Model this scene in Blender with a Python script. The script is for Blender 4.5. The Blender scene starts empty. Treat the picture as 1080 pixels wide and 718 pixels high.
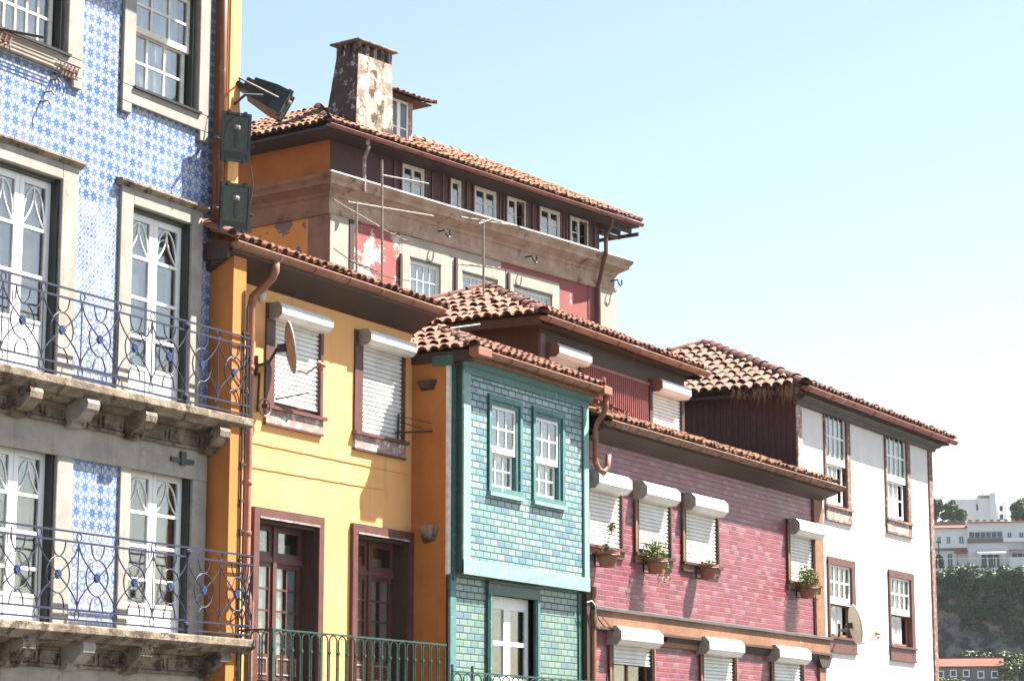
import bpy, math, random
from math import sin, cos, pi, radians, atan, hypot
from mathutils import Vector, Matrix
random.seed(7)
scn = bpy.context.scene
# ------------------------------------------------------------------ camera
F, CX, CY, ZC = 2517., 540., 359., 1.7
PITCH = atan(456 / F); TH = atan(1400 / hypot(F, 456))
cam_d = bpy.data.cameras.new('camera'); cam = bpy.data.objects.new('camera', cam_d)
scn.collection.objects.link(cam)
cam.location = (0, 0, ZC)
cam.rotation_euler = (pi / 2 + PITCH, 0, TH - pi / 2)
cam_d.sensor_width = 36; cam_d.lens = 36 * F / 1080
cam_d.clip_start = .5; cam_d.clip_end = 4000
scn.camera = cam
# ------------------------------------------------------------------ sky, sun, exposure
SUN = Vector((1.15, -1.0, 2.15)).normalized()          # towards the sun
sun_el = math.asin(SUN.z)
w = bpy.data.worlds.new('World'); scn.world = w; w.use_nodes = True
nt = w.node_tree; bg = nt.nodes['Background']
sky = nt.nodes.new('ShaderNodeTexSky'); sky.sky_type = 'NISHITA'; sky.sun_disc = False
sky.sun_elevation = sun_el; sky.sun_rotation = math.atan2(SUN.x, SUN.y)
sky.air_density = 1.0; sky.dust_density = 1.0; sky.ozone_density = 1.0
tint = nt.nodes.new('ShaderNodeMix'); tint.data_type = 'RGBA'; tint.blend_type = 'MULTIPLY'; tint.inputs[0].default_value = 1; tint.inputs[7].default_value = (1.12, 1.06, .97, 1)
nt.links.new(sky.outputs[0], tint.inputs[6]); nt.links.new(tint.outputs[2], bg.inputs[0]); bg.inputs[1].default_value = 0.055
sd = bpy.data.lights.new('sun', 'SUN'); sd.energy = 5.0; sd.angle = radians(.5); sd.color = (1, .93, .83)
so = bpy.data.objects.new('sun', sd); scn.collection.objects.link(so)
so.rotation_euler = (-SUN).to_track_quat('-Z', 'Y').to_euler()
scn.view_settings.view_transform = 'Standard'; scn.view_settings.look = 'None'
scn.view_settings.exposure = 2.15; scn.view_settings.gamma = 1
scn.render.engine = 'CYCLES'
scn.cycles.max_bounces = 7; scn.cycles.transparent_max_bounces = 10

# ------------------------------------------------------------------ measuring: a photo point on a known plane of the place
_h = (cos(TH), sin(TH)); _r = (sin(TH), -cos(TH)); _c, _s = cos(PITCH), sin(PITCH)
def ray(px, py):
    a = px - CX; b = CY - py
    return (a*_r[0] - b*_h[0]*_s + F*_h[0]*_c, a*_r[1] - b*_h[1]*_s + F*_h[1]*_c, b*_c + F*_s)
def at(px, py, Y):
    d = ray(px, py); t = Y / d[1]; return d[0]*t, d[2]*t + ZC
def rect(p, q, Y):                     # top-left and bottom-right corner -> x0, x1, z0, z1
    a = at(*p, Y); b = at(*q, Y); return a[0], b[0], b[1], a[1]

# ------------------------------------------------------------------ materials
class S:                                # a little algebra on shader sockets
    def __init__(s, nt, sock): s.nt, s.k = nt, sock
    def _m(s, op, *a):
        n = s.nt.nodes.new('ShaderNodeMath'); n.operation = op
        for i, v in enumerate((s,) + a):
            if isinstance(v, S): s.nt.links.new(v.k, n.inputs[i])
            else: n.inputs[i].default_value = v
        return S(s.nt, n.outputs[0])
    def __add__(s, o): return s._m('ADD', o)
    def __sub__(s, o): return s._m('SUBTRACT', o)
    def __mul__(s, o): return s._m('MULTIPLY', o)
    def __truediv__(s, o): return s._m('DIVIDE', o)
    __radd__ = __add__; __rmul__ = __mul__
    def abs(s): return s._m('ABSOLUTE')
    def cos(s): return s._m('COSINE')
    def fract(s): return s._m('FRACT')
    def floor(s): return s._m('FLOOR')
    def mx(s, o): return s._m('MAXIMUM', o)
    def mn(s, o): return s._m('MINIMUM', o)
    def step(s, lo, hi):
        n = s.nt.nodes.new('ShaderNodeMapRange'); n.interpolation_type = 'SMOOTHSTEP'
        s.nt.links.new(s.k, n.inputs[0]); n.inputs[1].default_value = lo; n.inputs[2].default_value = hi
        return S(s.nt, n.outputs[0])
def clampS(s):
    n = s.nt.nodes.new('ShaderNodeClamp'); s.nt.links.new(s.k, n.inputs[0]); return S(s.nt, n.outputs[0])
def hyp(a, b): return (a*a + b*b)._m('SQRT')
def new(name):
    m = bpy.data.materials.new(name); m.use_nodes = True
    return m, m.node_tree, m.node_tree.nodes['Principled BSDF']
def coords(nt):
    t = nt.nodes.new('ShaderNodeTexCoord'); sp = nt.nodes.new('ShaderNodeSeparateXYZ')
    nt.links.new(t.outputs['Object'], sp.inputs[0])
    return t.outputs['Object'], S(nt, sp.outputs[0]), S(nt, sp.outputs[1]), S(nt, sp.outputs[2])
def noise(nt, vec, scale, detail=5, rough=.6, sc=(1, 1, 1)):
    mp = nt.nodes.new('ShaderNodeMapping'); nt.links.new(vec, mp.inputs[0]); mp.inputs['Scale'].default_value = sc
    n = nt.nodes.new('ShaderNodeTexNoise'); n.inputs['Scale'].default_value = scale
    n.inputs['Detail'].default_value = detail; n.inputs['Roughness'].default_value = rough
    nt.links.new(mp.outputs[0], n.inputs['Vector']); return S(nt, n.outputs[0])
def mixc(nt, f, a, b):
    n = nt.nodes.new('ShaderNodeMix'); n.data_type = 'RGBA'
    if isinstance(f, S): nt.links.new(f.k, n.inputs[0])
    else: n.inputs[0].default_value = f
    for v, i in ((a, 6), (b, 7)):
        if isinstance(v, tuple): n.inputs[i].default_value = (*v, 1)
        else: nt.links.new(v, n.inputs[i])
    return n.outputs[2]
def bump(nt, bs, h, strength=.3, dist=.02):
    b = nt.nodes.new('ShaderNodeBump'); b.inputs['Strength'].default_value = strength; b.inputs['Distance'].default_value = dist
    nt.links.new(h.k, b.inputs['Height']); nt.links.new(b.outputs[0], bs.inputs['Normal'])
def M(name, a, b=None, rough=.8, scale=3, lo=.35, hi=.65, spots=None, slo=.6, shi=.66, sscale=2, streak=0, bmp=.25, bd=.01, metal=0, sc=(1, 1, 1), bscale=None):
    """plain weathered surface: two tones in patches, optional spots of a third, vertical dirt streaks"""
    k_ = .70 if max(a) < .72 else 1.
    a = tuple(q*k_ for q in a); b = b and tuple(q*k_ for q in b); spots = spots and tuple(q*.75 for q in spots)
    m, nt, bs = new(name); v, x, y, z = coords(nt)
    b = b or tuple(c*.82 for c in a)
    c = mixc(nt, noise(nt, v, scale, 6, .65, sc).step(lo, hi), a, b)
    if spots: c = mixc(nt, noise(nt, v, sscale, 8, .7).step(slo, shi), c, spots)
    if streak:
        st = noise(nt, v, 3, 6, .7, (3, 3, .25)).step(.5, .75)
        c = mixc(nt, st * streak, c, (.09, .075, .06))
    nt.links.new(c, bs.inputs['Base Color'])
    bs.inputs['Roughness'].default_value = rough; bs.inputs['Metallic'].default_value = metal
    if bmp: bump(nt, bs, noise(nt, v, bscale or scale*8, 6, .7), bmp, bd)
    return m

def azulejo(name, kind, size=.156):
    m, nt, bs = new(name); v, x, y, z = coords(nt)
    u, w_ = x / size, z / size
    fu, fv = u.fract() - .5, w_.fract() - .5
    wob = noise(nt, v, 26, 3, .6) - .5
    if kind == 'star':
        r = hyp(fu, fv); an = fu._m('ARCTAN2', fv)
        star = (r - ((an * 8).cos() * .12 + .38) + wob * .14).step(.05, -.05)
        hole = (r + wob*.05).step(.035, .075)
        gu, gv = fu.abs() - .5, fv.abs() - .5
        r2 = hyp(gu, gv); a2 = gu._m('ARCTAN2', gv)
        dot = (r2 - ((a2 * 4).cos() * .05 + .16) + wob*.06).step(.025, -.025)
        ed = (hyp(gu, fv) - .09 + wob*.05).step(.02, -.02) * .6
        ed2 = (hyp(fu, gv) - .09 + wob*.05).step(.02, -.02) * .6
        ink = (star * hole).mx(dot).mx(ed).mx(ed2)
    elif kind == 'lattice':
        p = ((x + z) / (size*.95)); q = ((x - z) / (size*.95))
        fp, fq = p.fract() - .5, q.fract() - .5
        line = fp.abs().mx(fq.abs()).step(.35, .44) * .7
        blob = (hyp(fp, fq) - .22 + wob*.5).step(.06, -.06) * noise(nt, v, 5, 2).step(.36, .55)
        ink = line.mx(blob)
    else:
        vo = nt.nodes.new('ShaderNodeTexVoronoi'); vo.inputs['Scale'].default_value = 21
        nt.links.new(v, vo.inputs['Vector']); d = S(nt, vo.outputs['Distance'])
        ring = (hyp(fu, fv) - .3 + wob*.2).abs().step(.10, .04) * .8
        ink = (d + wob*.5).step(.34, .22).mx(ring)
    shade = noise(nt, v, 1.6, 3).step(.35, .7)
    cb = mixc(nt, shade, (.018, .07, .21), (.045, .13, .32))
    cell = nt.nodes.new('ShaderNodeTexWhiteNoise'); cb_ = nt.nodes.new('ShaderNodeCombineXYZ')
    nt.links.new(u.floor().k, cb_.inputs[0]); nt.links.new(w_.floor().k, cb_.inputs[1]); nt.links.new(cb_.outputs[0], cell.inputs['Vector'])
    rnd = S(nt, cell.outputs['Value'])
    cw = mixc(nt, rnd, (.37, .385, .43), (.28, .31, .39))
    c = mixc(nt, ink * (rnd * .3 + .72), cw, cb)
    g = (fu.abs().mx(fv.abs())).step(.478, .492)
    c = mixc(nt, g * .5, c, (.45, .47, .5))
    dirt = noise(nt, v, 4.5, 8, .75).step(.66, .72)
    c = mixc(nt, dirt * .6, c, (.36, .31, .24))
    nt.links.new(c, bs.inputs['Base Color']); bs.inputs['Roughness'].default_value = .38
    bump(nt, bs, (g * -1 + noise(nt, v, 9, 2) * .6 + rnd * .25), .35, .006)
    return m

def glazed(name, cols, grout, bw, bh, gw=.008, rough=.3, off=.5, odd=None, drt=.0):
    kk = .40 if cols[0][0] > cols[0][2]*1.5 else .46
    cols = [tuple(q*kk for q in c) for c in cols]; grout = tuple(q*kk for q in grout)
    m, nt, bs = new(name); v, x, y, z = coords(nt)
    row = (z / bh).floor(); sh = (row * .5).fract() * 2 * off
    u = x / bw + sh; w_ = z / bh
    fu, fv = u.fract() - .5, w_.fract() - .5
    cb_ = nt.nodes.new('ShaderNodeCombineXYZ'); wn = nt.nodes.new('ShaderNodeTexWhiteNoise')
    nt.links.new(u.floor().k, cb_.inputs[0]); nt.links.new(row.k, cb_.inputs[1]); nt.links.new(cb_.outputs[0], wn.inputs['Vector'])
    rnd = S(nt, wn.outputs['Value'])
    cr = nt.nodes.new('ShaderNodeValToRGB'); nt.links.new(rnd.k, cr.inputs[0]); cr.color_ramp.interpolation = 'CONSTANT'
    e = cr.color_ramp.elements
    while len(e) < len(cols): e.new(.5)
    for i, c in enumerate(cols): e[i].position = i / len(cols); e[i].color = (*c, 1)
    c = mixc(nt, noise(nt, v, 30, 4).step(.35, .7) * .35, cr.outputs[0], tuple(k*.7 for k in cols[0]))
    ex = (fu.abs() * -1 + .5) * bw; ez = (fv.abs() * -1 + .5) * bh
    d = ex.mn(ez) + (noise(nt, v, 40, 2) - .5) * .004
    g = d.step(gw*.5, gw*.5 + .004)
    c = mixc(nt, g, grout, c)
    if drt: c = mixc(nt, noise(nt, v, 3, 8, .75).step(.64, .68) * drt, c, (.7, .62, .58))
    nt.links.new(c, bs.inputs['Base Color'])
    rg = g * (rough - .85) + .85; nt.links.new(rg.k, bs.inputs['Roughness'])
    bump(nt, bs, d.step(0, gw + .006) + rnd * .3 + noise(nt, v, 12, 3) * .3, .5, .008)
    return m

def clay(name, cols, moss=0.):
    cols = [tuple(q*.52 for q in c) for c in cols]
    m, nt, bs = new(name); v, x, y, z = coords(nt)
    g = nt.nodes.new('ShaderNodeNewGeometry'); cr = nt.nodes.new('ShaderNodeValToRGB')
    nt.links.new(g.outputs['Random Per Island'], cr.inputs[0])
    e = cr.color_ramp.elements
    while len(e) < len(cols): e.new(.5)
    for i, c in enumerate(cols): e[i].position = i / max(1, len(cols) - 1); e[i].color = (*c, 1)
    c = mixc(nt, noise(nt, v, 7, 8, .75).step(.42, .66) * .85, cr.outputs[0], (.09, .05, .035))
    c = mixc(nt, noise(nt, v, 14, 6, .7).step(.6, .72) * .6, c, (.40, .31, .24))
    if moss: c = mixc(nt, noise(nt, v, 3.5, 7, .75).step(.55, .64) * moss, c, (.30, .16, .03))
    nt.links.new(c, bs.inputs['Base Color']); bs.inputs['Roughness'].default_value = .85
    bump(nt, bs, noise(nt, v, 40, 5), .3, .01)
    return m

def glassM(name, tint=(.80, .84, .86), mixf=.08, fk=.40):
    m, nt, bs = new(name); nt.nodes.remove(bs); out = nt.nodes['Material Output']
    gl = nt.nodes.new('ShaderNodeBsdfGlossy'); gl.inputs['Roughness'].default_value = .06
    gl.inputs[0].default_value = (.86, .82, .78, 1)
    v, x, y, z = coords(nt)
    b = nt.nodes.new('ShaderNodeBump'); b.inputs['Strength'].default_value = .12; b.inputs['Distance'].default_value = .02
    nt.links.new(noise(nt, v, 2.2, 2).k, b.inputs['Height']); nt.links.new(b.outputs[0], gl.inputs['Normal'])
    tr = nt.nodes.new('ShaderNodeBsdfTransparent'); tr.inputs[0].default_value = (*tint, 1)
    fr = nt.nodes.new('ShaderNodeLayerWeight'); fr.inputs[0].default_value = .35
    k = S(nt, fr.outputs['Fresnel']) * fk + mixf
    mx = nt.nodes.new('ShaderNodeMixShader'); nt.links.new(k.k, mx.inputs[0])
    nt.links.new(tr.outputs[0], mx.inputs[1]); nt.links.new(gl.outputs[0], mx.inputs[2]); nt.links.new(mx.outputs[0], out.inputs[0])
    return m

def leafM(name, a, b):
    m, nt, bs = new(name)
    g = nt.nodes.new('ShaderNodeNewGeometry'); v, x, y, z = coords(nt)
    k = S(nt, g.outputs['Random Per Island'])
    nt.links.new(mixc(nt, k, a, b), bs.inputs['Base Color']); bs.inputs['Roughness'].default_value = .55
    bs.inputs['Subsurface Weight'].default_value = 0
    return m

MT = dict(
 star=azulejo('blue_star_azulejo', 'star'), lattice=azulejo('pale_lattice_azulejo', 'lattice'), floral=azulejo('floral_azulejo', 'floral'),
 granite=M('pale_granite', (.50, .46, .40), (.38, .345, .30), .9, 2.5, spots=(.27, .23, .18), slo=.60, shi=.72, sscale=3, streak=.35, bmp=.5),
 oldstone=M('mossy_stone', (.44, .36, .27), (.20, .15, .105), .95, 3, spots=(.08, .055, .035), slo=.50, shi=.60, sscale=4, streak=.6, bmp=.8, bd=.03),
 yellow=M('yellow_plaster', (.74, .37, .125), (.74, .40, .155), .9, 1.2, spots=(.80, .50, .28), slo=.55, shi=.70, sscale=2.6, streak=.30, bmp=.15),
 orange=M('shaded_yellow_plaster', (.66, .24, .05), (.55, .19, .04), .9, 1.0, spots=(.45, .2, .07), slo=.60, shi=.75, sscale=1.2, streak=.25, bmp=.15),  # orange copy of the yellow plaster, shade painted in for unlit sides
 white=M('white_paint', (.80, .80, .78), (.74, .74, .72), .45, 4, bmp=.05),
 oldwhite=M('worn_white_paint', (.76, .73, .67), (.60, .56, .49), .7, 6, spots=(.38, .3, .22), slo=.6, shi=.68, sscale=14, bmp=.2),
 whitewall=M('white_render', (.74, .73, .70), (.66, .645, .61), .9, 1.2, streak=.14, bmp=.1),
 shutter=M('white_shutter', (.78, .78, .75), (.66, .65, .62), .5, 2, streak=.22, bmp=0),
 capgrey=M('shutter_end_grey', (.50, .44, .38), (.36, .31, .26), .7, 12, bmp=.2),
 maroon=M('maroon_paint', (.17, .062, .050), (.12, .045, .036), .55, 6, spots=(.28, .16, .14), slo=.66, shi=.7, sscale=8, bmp=.15),
 darkwood=M('dark_wood', (.085, .045, .028), (.055, .03, .02), .7, 5, bmp=.25, sc=(6, 6, 1)),
 brownwood=M('brown_timber', (.36, .17, .09), (.27, .12, .06), .75, 5, spots=(.55, .42, .34), slo=.66, shi=.69, sscale=5, streak=.25, bmp=.3),
 palewood=M('peeling_pink_paint', (.50, .36, .32), (.36, .22, .19), .8, 9, spots=(.75, .70, .64), slo=.52, shi=.58, sscale=7, bmp=.3),
 tealpaint=M('teal_paint', (.10, .27, .26), (.08, .22, .215), .6, 4, spots=(.45, .58, .52), slo=.6, shi=.66, sscale=9, streak=.2, bmp=.15),
 paleteal=M('pale_teal_paint', (.30, .50, .46), (.23, .43, .40), .7, 5, spots=(.62, .56, .48), slo=.57, shi=.64, sscale=5, streak=.15, bmp=.2),
 darkgreen=M('dark_green_paint', (.045, .15, .12), (.035, .11, .09), .5, 6, spots=(.16, .2, .14), slo=.6, shi=.66, sscale=9, bmp=.15),
 iron_blue=M('blue_wrought_iron', (.012, .022, .075), (.008, .015, .045), .6, 20, bmp=.15),
 iron_green=M('green_wrought_iron', (.02, .10, .075), (.015, .06, .045), .4, 20, bmp=.15),
 flower=M('blue_rosette', (.03, .07, .24), (.025, .05, .18), .5, 20, bmp=.1),
 copper=M('brown_gutter', (.42, .175, .10), (.30, .125, .075), .5, 4, spots=(.55, .38, .3), slo=.6, shi=.7, sscale=5, streak=.3, bmp=.15),
 rust=M('rusty_gutter', (.36, .18, .11), (.22, .11, .07), .75, 6, spots=(.5, .36, .27), slo=.55, shi=.66, sscale=7, streak=.3, bmp=.3),
 redgutter=M('red_gutter', (.40, .13, .10), (.30, .09, .07), .5, 3, spots=(.6, .5, .48), slo=.6, shi=.68, sscale=2.2, bmp=.15),
 galv=M('weathered_metal', (.34, .31, .28), (.22, .19, .17), .55, 8, metal=.3, bmp=.1),
 black=M('black_metal', (.022, .026, .024), (.03, .035, .03), .45, 10, bmp=.1),
 redwall=M('red_render', (.44, .12, .115), (.36, .10, .10), .9, 1.2, spots=(.72, .66, .56), slo=.635, shi=.655, sscale=.9, streak=.15, bmp=.15),
 peel=M('peeling_red_render', (.50, .14, .125), (.42, .115, .11), .9, 1.5, spots=(.74, .68, .58), slo=.50, shi=.515, sscale=1.1, streak=.1, bmp=.2),
 sideorange=M('rust_orange_render', (.70, .20, .03), (.58, .16, .028), .9, 1.0, spots=(.2, .09, .05), slo=.63, shi=.7, sscale=1.8, streak=.2, bmp=.15),
 sidepeel=M('peeling_orange_render', (.74, .25, .045), (.70, .22, .05), .9, 1.0, spots=(.27, .15, .115), slo=.53, shi=.545, sscale=.8, bmp=.25),
 redboard=M('dark_red_boards', (.115, .035, .028), (.075, .024, .02), .7, 4, bmp=.25, sc=(5, 5, 1), streak=.3),
 redmetal=M('red_ribbed_metal', (.36, .085, .075), (.28, .065, .06), .55, 3, streak=.2, bmp=.1),
 slate=M('dark_grey_paint', (.13, .125, .115), (.09, .088, .08), .75, 4, streak=.2, bmp=.2),
 weather=M('weathered_post', (.30, .17, .12), (.2, .1, .075), .85, 8, spots=(.55, .45, .4), slo=.55, shi=.62, sscale=9, bmp=.4),
 stonewhite=M('pale_limestone', (.60, .51, .43), (.50, .42, .35), .9, 1.4, spots=(.42, .30, .20), slo=.58, shi=.7, sscale=1.2, streak=.3, bmp=.35),
 cornice=M('stained_cornice', (.66, .47, .35), (.48, .32, .22), .9, 1.6, spots=(.22, .12, .07), slo=.55, shi=.68, sscale=1.5, streak=.25, bmp=.4),
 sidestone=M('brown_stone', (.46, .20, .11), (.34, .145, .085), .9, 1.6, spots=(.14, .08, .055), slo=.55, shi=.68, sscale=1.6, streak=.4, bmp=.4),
 chimney=M('lichened_plaster', (.70, .60, .50), (.34, .25, .20), .95, 2.6, lo=.42, hi=.58, spots=(.12, .07, .05), slo=.50, shi=.60, sscale=3.2, streak=.6, bmp=.6, bd=.03),
 chimney_shaded=M('shaded_lichened_plaster', (.12, .07, .045), (.07, .045, .03), .95, 3, spots=(.50, .42, .46), slo=.54, shi=.60, sscale=3.6, bmp=.6, bd=.03),  # darker copy of the chimney plaster, shade painted into its left side
 curtain=M('net_curtain', (.78, .78, .76), (.66, .67, .66), .9, 3, bmp=0),
 greycloth=M('grey_blind', (.33, .335, .36), (.28, .285, .31), .9, 2, bmp=0),
 cream=M('cream_curtain', (.74, .66, .48), (.6, .5, .32), .9, 3, bmp=0),
 room=M('dark_room', (.06, .05, .045), (.04, .035, .03), .9, 1, bmp=0),
 brownroom=M('brown_interior', (.26, .12, .05), (.16, .07, .03), .8, 2, bmp=0),
 glass=glassM('window_glass'), darkglass=glassM('dark_glass', (.62, .66, .62), .02, .10),
 teal=glazed('teal_glazed_tiles', [(.30, .58, .60), (.36, .64, .64), (.24, .50, .56), (.42, .68, .66), (.30, .56, .55), (.20, .42, .58), (.34, .62, .68), (.56, .74, .72), (.50, .72, .72)], (.14, .13, .10), .232, .106, gw=.015),
 teallow=glazed('green_glazed_tiles', [(.28, .50, .44), (.34, .55, .48), (.24, .46, .44), (.38, .58, .50), (.30, .52, .40), (.22, .40, .50), (.36, .56, .54)], (.14, .13, .10), .232, .106, gw=.013),
 pink=glazed('crimson_glazed_tiles', [(.52, .10, .155), (.44, .085, .14), (.58, .15, .21), (.50, .13, .20), (.40, .075, .12), (.55, .09, .12), (.62, .27, .30)], (.46, .34, .33), .235, .094, gw=.008, rough=.42, drt=.5),
 clay=clay('clay_tiles', [(.42, .16, .09), (.50, .22, .13), (.36, .14, .09), (.56, .30, .20), (.46, .18, .10)]),
 clay_moss=clay('mossy_clay_tiles', [(.40, .15, .07), (.50, .24, .13), (.36, .16, .09), (.52, .30, .18)], .75),
 clay_pale=clay('pale_clay_tiles', [(.36, .18, .12), (.42, .24, .17), (.28, .12, .08), (.40, .24, .17), (.34, .15, .095)], .2),
 mortar=M('roof_mortar', (.16, .10, .07), (.1, .06, .045), .95, 6, bmp=.5),
 terracotta=M('terracotta', (.42, .15, .085), (.36, .12, .07), .75, 9, bmp=.15),
 ridge=clay('ridge_tiles', [(.50, .24, .16), (.58, .32, .22), (.45, .19, .12)]),
 ridge_dark=clay('dark_ridge_tiles', [(.30, .11, .08), (.38, .14, .10), (.25, .09, .07)]),
 leaf=leafM('pot_leaves', (.07, .11, .012), (.16, .18, .02)), treeleaf=leafM('tree_leaves', (.035, .085, .02), (.10, .15, .04)),
 treedark=leafM('dark_tree_leaves', (.018, .05, .02), (.05, .09, .035)), ivy=leafM('ivy_leaves', (.018, .055, .018), (.06, .11, .028)),
 straw=leafM('dry_grass', (.30, .17, .08), (.20, .10, .05)), bark=M('bark', (.12, .09, .06), (.07, .05, .04), .9, 5),
 pave=M('granite_paving', (.09, .082, .07), (.07, .064, .055), .85, .5, bmp=.2), rock=M('cliff_rock', (.26, .24, .21), (.045, .055, .06), .95, .45, lo=.44, hi=.56, spots=(.42, .37, .30), slo=.56, shi=.62, sscale=.35, bmp=.9, bd=.5, bscale=1.2),
 grassy=M('hill_scrub', (.075, .10, .035), (.12, .115, .05), .95, .1, bmp=.5, bd=.3, bscale=1.5),
 dish=M('dish_paint', (.56, .50, .43), (.48, .42, .36), .5, 8, bmp=.05), lnb=M('orange_plastic', (.6, .2, .05), rough=.5, bmp=0),
 haze_white=M('far_white', (.80, .79, .76), (.72, .71, .69), .8, .2, bmp=0), far_grey=M('far_grey_stone', (.30, .29, .27), (.2, .19, .18), .9, .3, bmp=.3, bd=.1),
 far_roof=M('far_roof', (.30, .09, .06), (.22, .065, .045), .9, .4, bmp=.3, bd=.1), far_glass=M('far_glass', (.16, .22, .28), (.1, .14, .18), .2, .3, bmp=0),
 awning=M('awning_cloth', (.72, .72, .70), rough=.8, bmp=0), redawn=M('red_awning', (.5, .12, .1), rough=.8, bmp=0), carpaint=M('car_paint', (.03, .035, .05), rough=.3, bmp=0),
 far_teal=M('teal_paint_far', (.08, .32, .28), rough=.7, bmp=0),
)

# ------------------------------------------------------------------ mesh helpers
col = scn.collection
ORIG = {}                                # origin (world) each empty-rooted thing is measured from
class MB:
    def __init__(s): s.v = []; s.f = []; s.mi = []; s.mats = []
    def _mat(s, m):
        if m is None: m = s.mats[0] if s.mats else None
        if m not in s.mats: s.mats.append(m)
        return s.mats.index(m)
    def face(s, pts, m=None):
        n = len(s.v); s.v += [tuple(p) for p in pts]; s.f.append(tuple(range(n, n+len(pts)))); s.mi.append(s._mat(m) if (m or s.mats) else 0)
    def mesh(s, verts, faces, m=None):
        n = len(s.v); s.v += [tuple(p) for p in verts]; k = s._mat(m) if (m or s.mats) else 0
        for f in faces: s.f.append(tuple(i+n for i in f)); s.mi.append(k)
    def box(s, x0, x1, y0, y1, z0, z1, m=None, T=None, ch=0):
        if x1 < x0: x0, x1 = x1, x0
        if y1 < y0: y0, y1 = y1, y0
        if z1 < z0: z0, z1 = z1, z0
        vs = [(x, y, z) for x in (x0, x1) for y in (y0, y1) for z in (z0, z1)]
        if T: vs = [T @ Vector(v) for v in vs]
        s.mesh(vs, [(0, 1, 3, 2), (4, 6, 7, 5), (0, 4, 5, 1), (2, 3, 7, 6), (0, 2, 6, 4), (1, 5, 7, 3)], m)
    def extr(s, pts, a, b, m=None):      # closed polygon pts (3D), swept from offset a to offset b
        n = len(pts); vs = [Vector(p)+Vector(a) for p in pts] + [Vector(p)+Vector(b) for p in pts]
        fs = [tuple(range(n-1, -1, -1)), tuple(range(n, 2*n))] + [(i, (i+1) % n, n+(i+1) % n, n+i) for i in range(n)]
        s.mesh(vs, fs, m)
    def profx(s, yz, x0, x1, m=None):    # profile in y,z swept along x
        s.extr([(0, y, z) for y, z in yz], (x0, 0, 0), (x1, 0, 0), m)
    def tube(s, pts, r, n=8, m=None, closed=False, caps=True, r2=None):
        pts = [Vector(p) for p in pts]; N = len(pts); rings = []; up0 = None
        for i, p in enumerate(pts):
            if closed: d = pts[(i+1) % N] - pts[i-1]
            else: d = pts[min(i+1, N-1)] - pts[max(i-1, 0)]
            d.normalize()
            if up0 is None:
                up0 = d.orthogonal().normalized()
            up0 = (up0 - d*up0.dot(d)).normalized()
            sd_ = d.cross(up0); rr = r if r2 is None else r + (r2-r)*i/max(1, N-1)
            rings.append([p + (up0*cos(2*pi*k/n) + sd_*sin(2*pi*k/n))*rr for k in range(n)])
        vs = [v for rg in rings for v in rg]; fs = []
        for i in range(N if closed else N-1):
            j = (i+1) % N
            for k in range(n): fs.append((i*n+k, i*n+(k+1) % n, j*n+(k+1) % n, j*n+k))
        if caps and not closed: fs += [tuple(range(n-1, -1, -1)), tuple((N-1)*n+k for k in range(n))]
        s.mesh(vs, fs, m)
    def lathe(s, prof, c=(0, 0, 0), n=16, m=None, T=None):   # prof: (radius, z)
        vs = []; fs = []
        for r, z in prof:
            for k in range(n):
                a = 2*pi*k/n; v = Vector((r*cos(a), r*sin(a), z)); vs.append((T @ v if T else v) + Vector(c))
        for i in range(len(prof)-1):
            for k in range(n): fs.append((i*n+k, i*n+(k+1) % n, (i+1)*n+(k+1) % n, (i+1)*n+k))
        s.mesh(vs, fs, m)
    def build(s, name, m=None, parent=None, smooth=False, bevel=0, local=False, label=None):
        me = bpy.data.meshes.new(name)
        o = Vector((0, 0, 0))
        if parent is not None and not local: o = ORIG[parent.name]
        me.from_pydata([(v[0]-o.x, v[1]-o.y, v[2]-o.z) for v in s.v], [], s.f)
        if s.mats and s.mats[0] is not None:
            for k in s.mats: me.materials.append(MT[k])
            me.polygons.foreach_set('material_index', s.mi)
        else: me.materials.append(MT[m])
        if smooth: me.polygons.foreach_set('use_smooth', [True]*len(me.polygons))
        me.update(); ob = bpy.data.objects.new(name, me); col.objects.link(ob)
        if parent is not None: ob.parent = parent; ORIG[ob.name] = o
        if bevel:
            b = ob.modifiers.new('bevel', 'BEVEL'); b.width = bevel; b.segments = 2; b.limit_method = 'ANGLE'
        if label: ob['label'] = label
        return ob
def centre_root(ob, loc):                # give a one-mesh thing its origin at its base
    loc = Vector(loc); ob.data.transform(Matrix.Translation(-loc)); ob.location = loc
def empty(name, loc, label, cat, group=None, rz=0):
    o = bpy.data.objects.new(name, None); o.empty_display_size = .3; col.objects.link(o)
    o.location = loc; o.rotation_euler = (0, 0, rz); ORIG[o.name] = Vector(loc)
    o['label'] = label; o['category'] = cat
    if group: o['group'] = group
    return o
def tag(o, label, cat, group=None):
    o['label'] = label; o['category'] = cat
    if group: o['group'] = group
    return o

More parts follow.
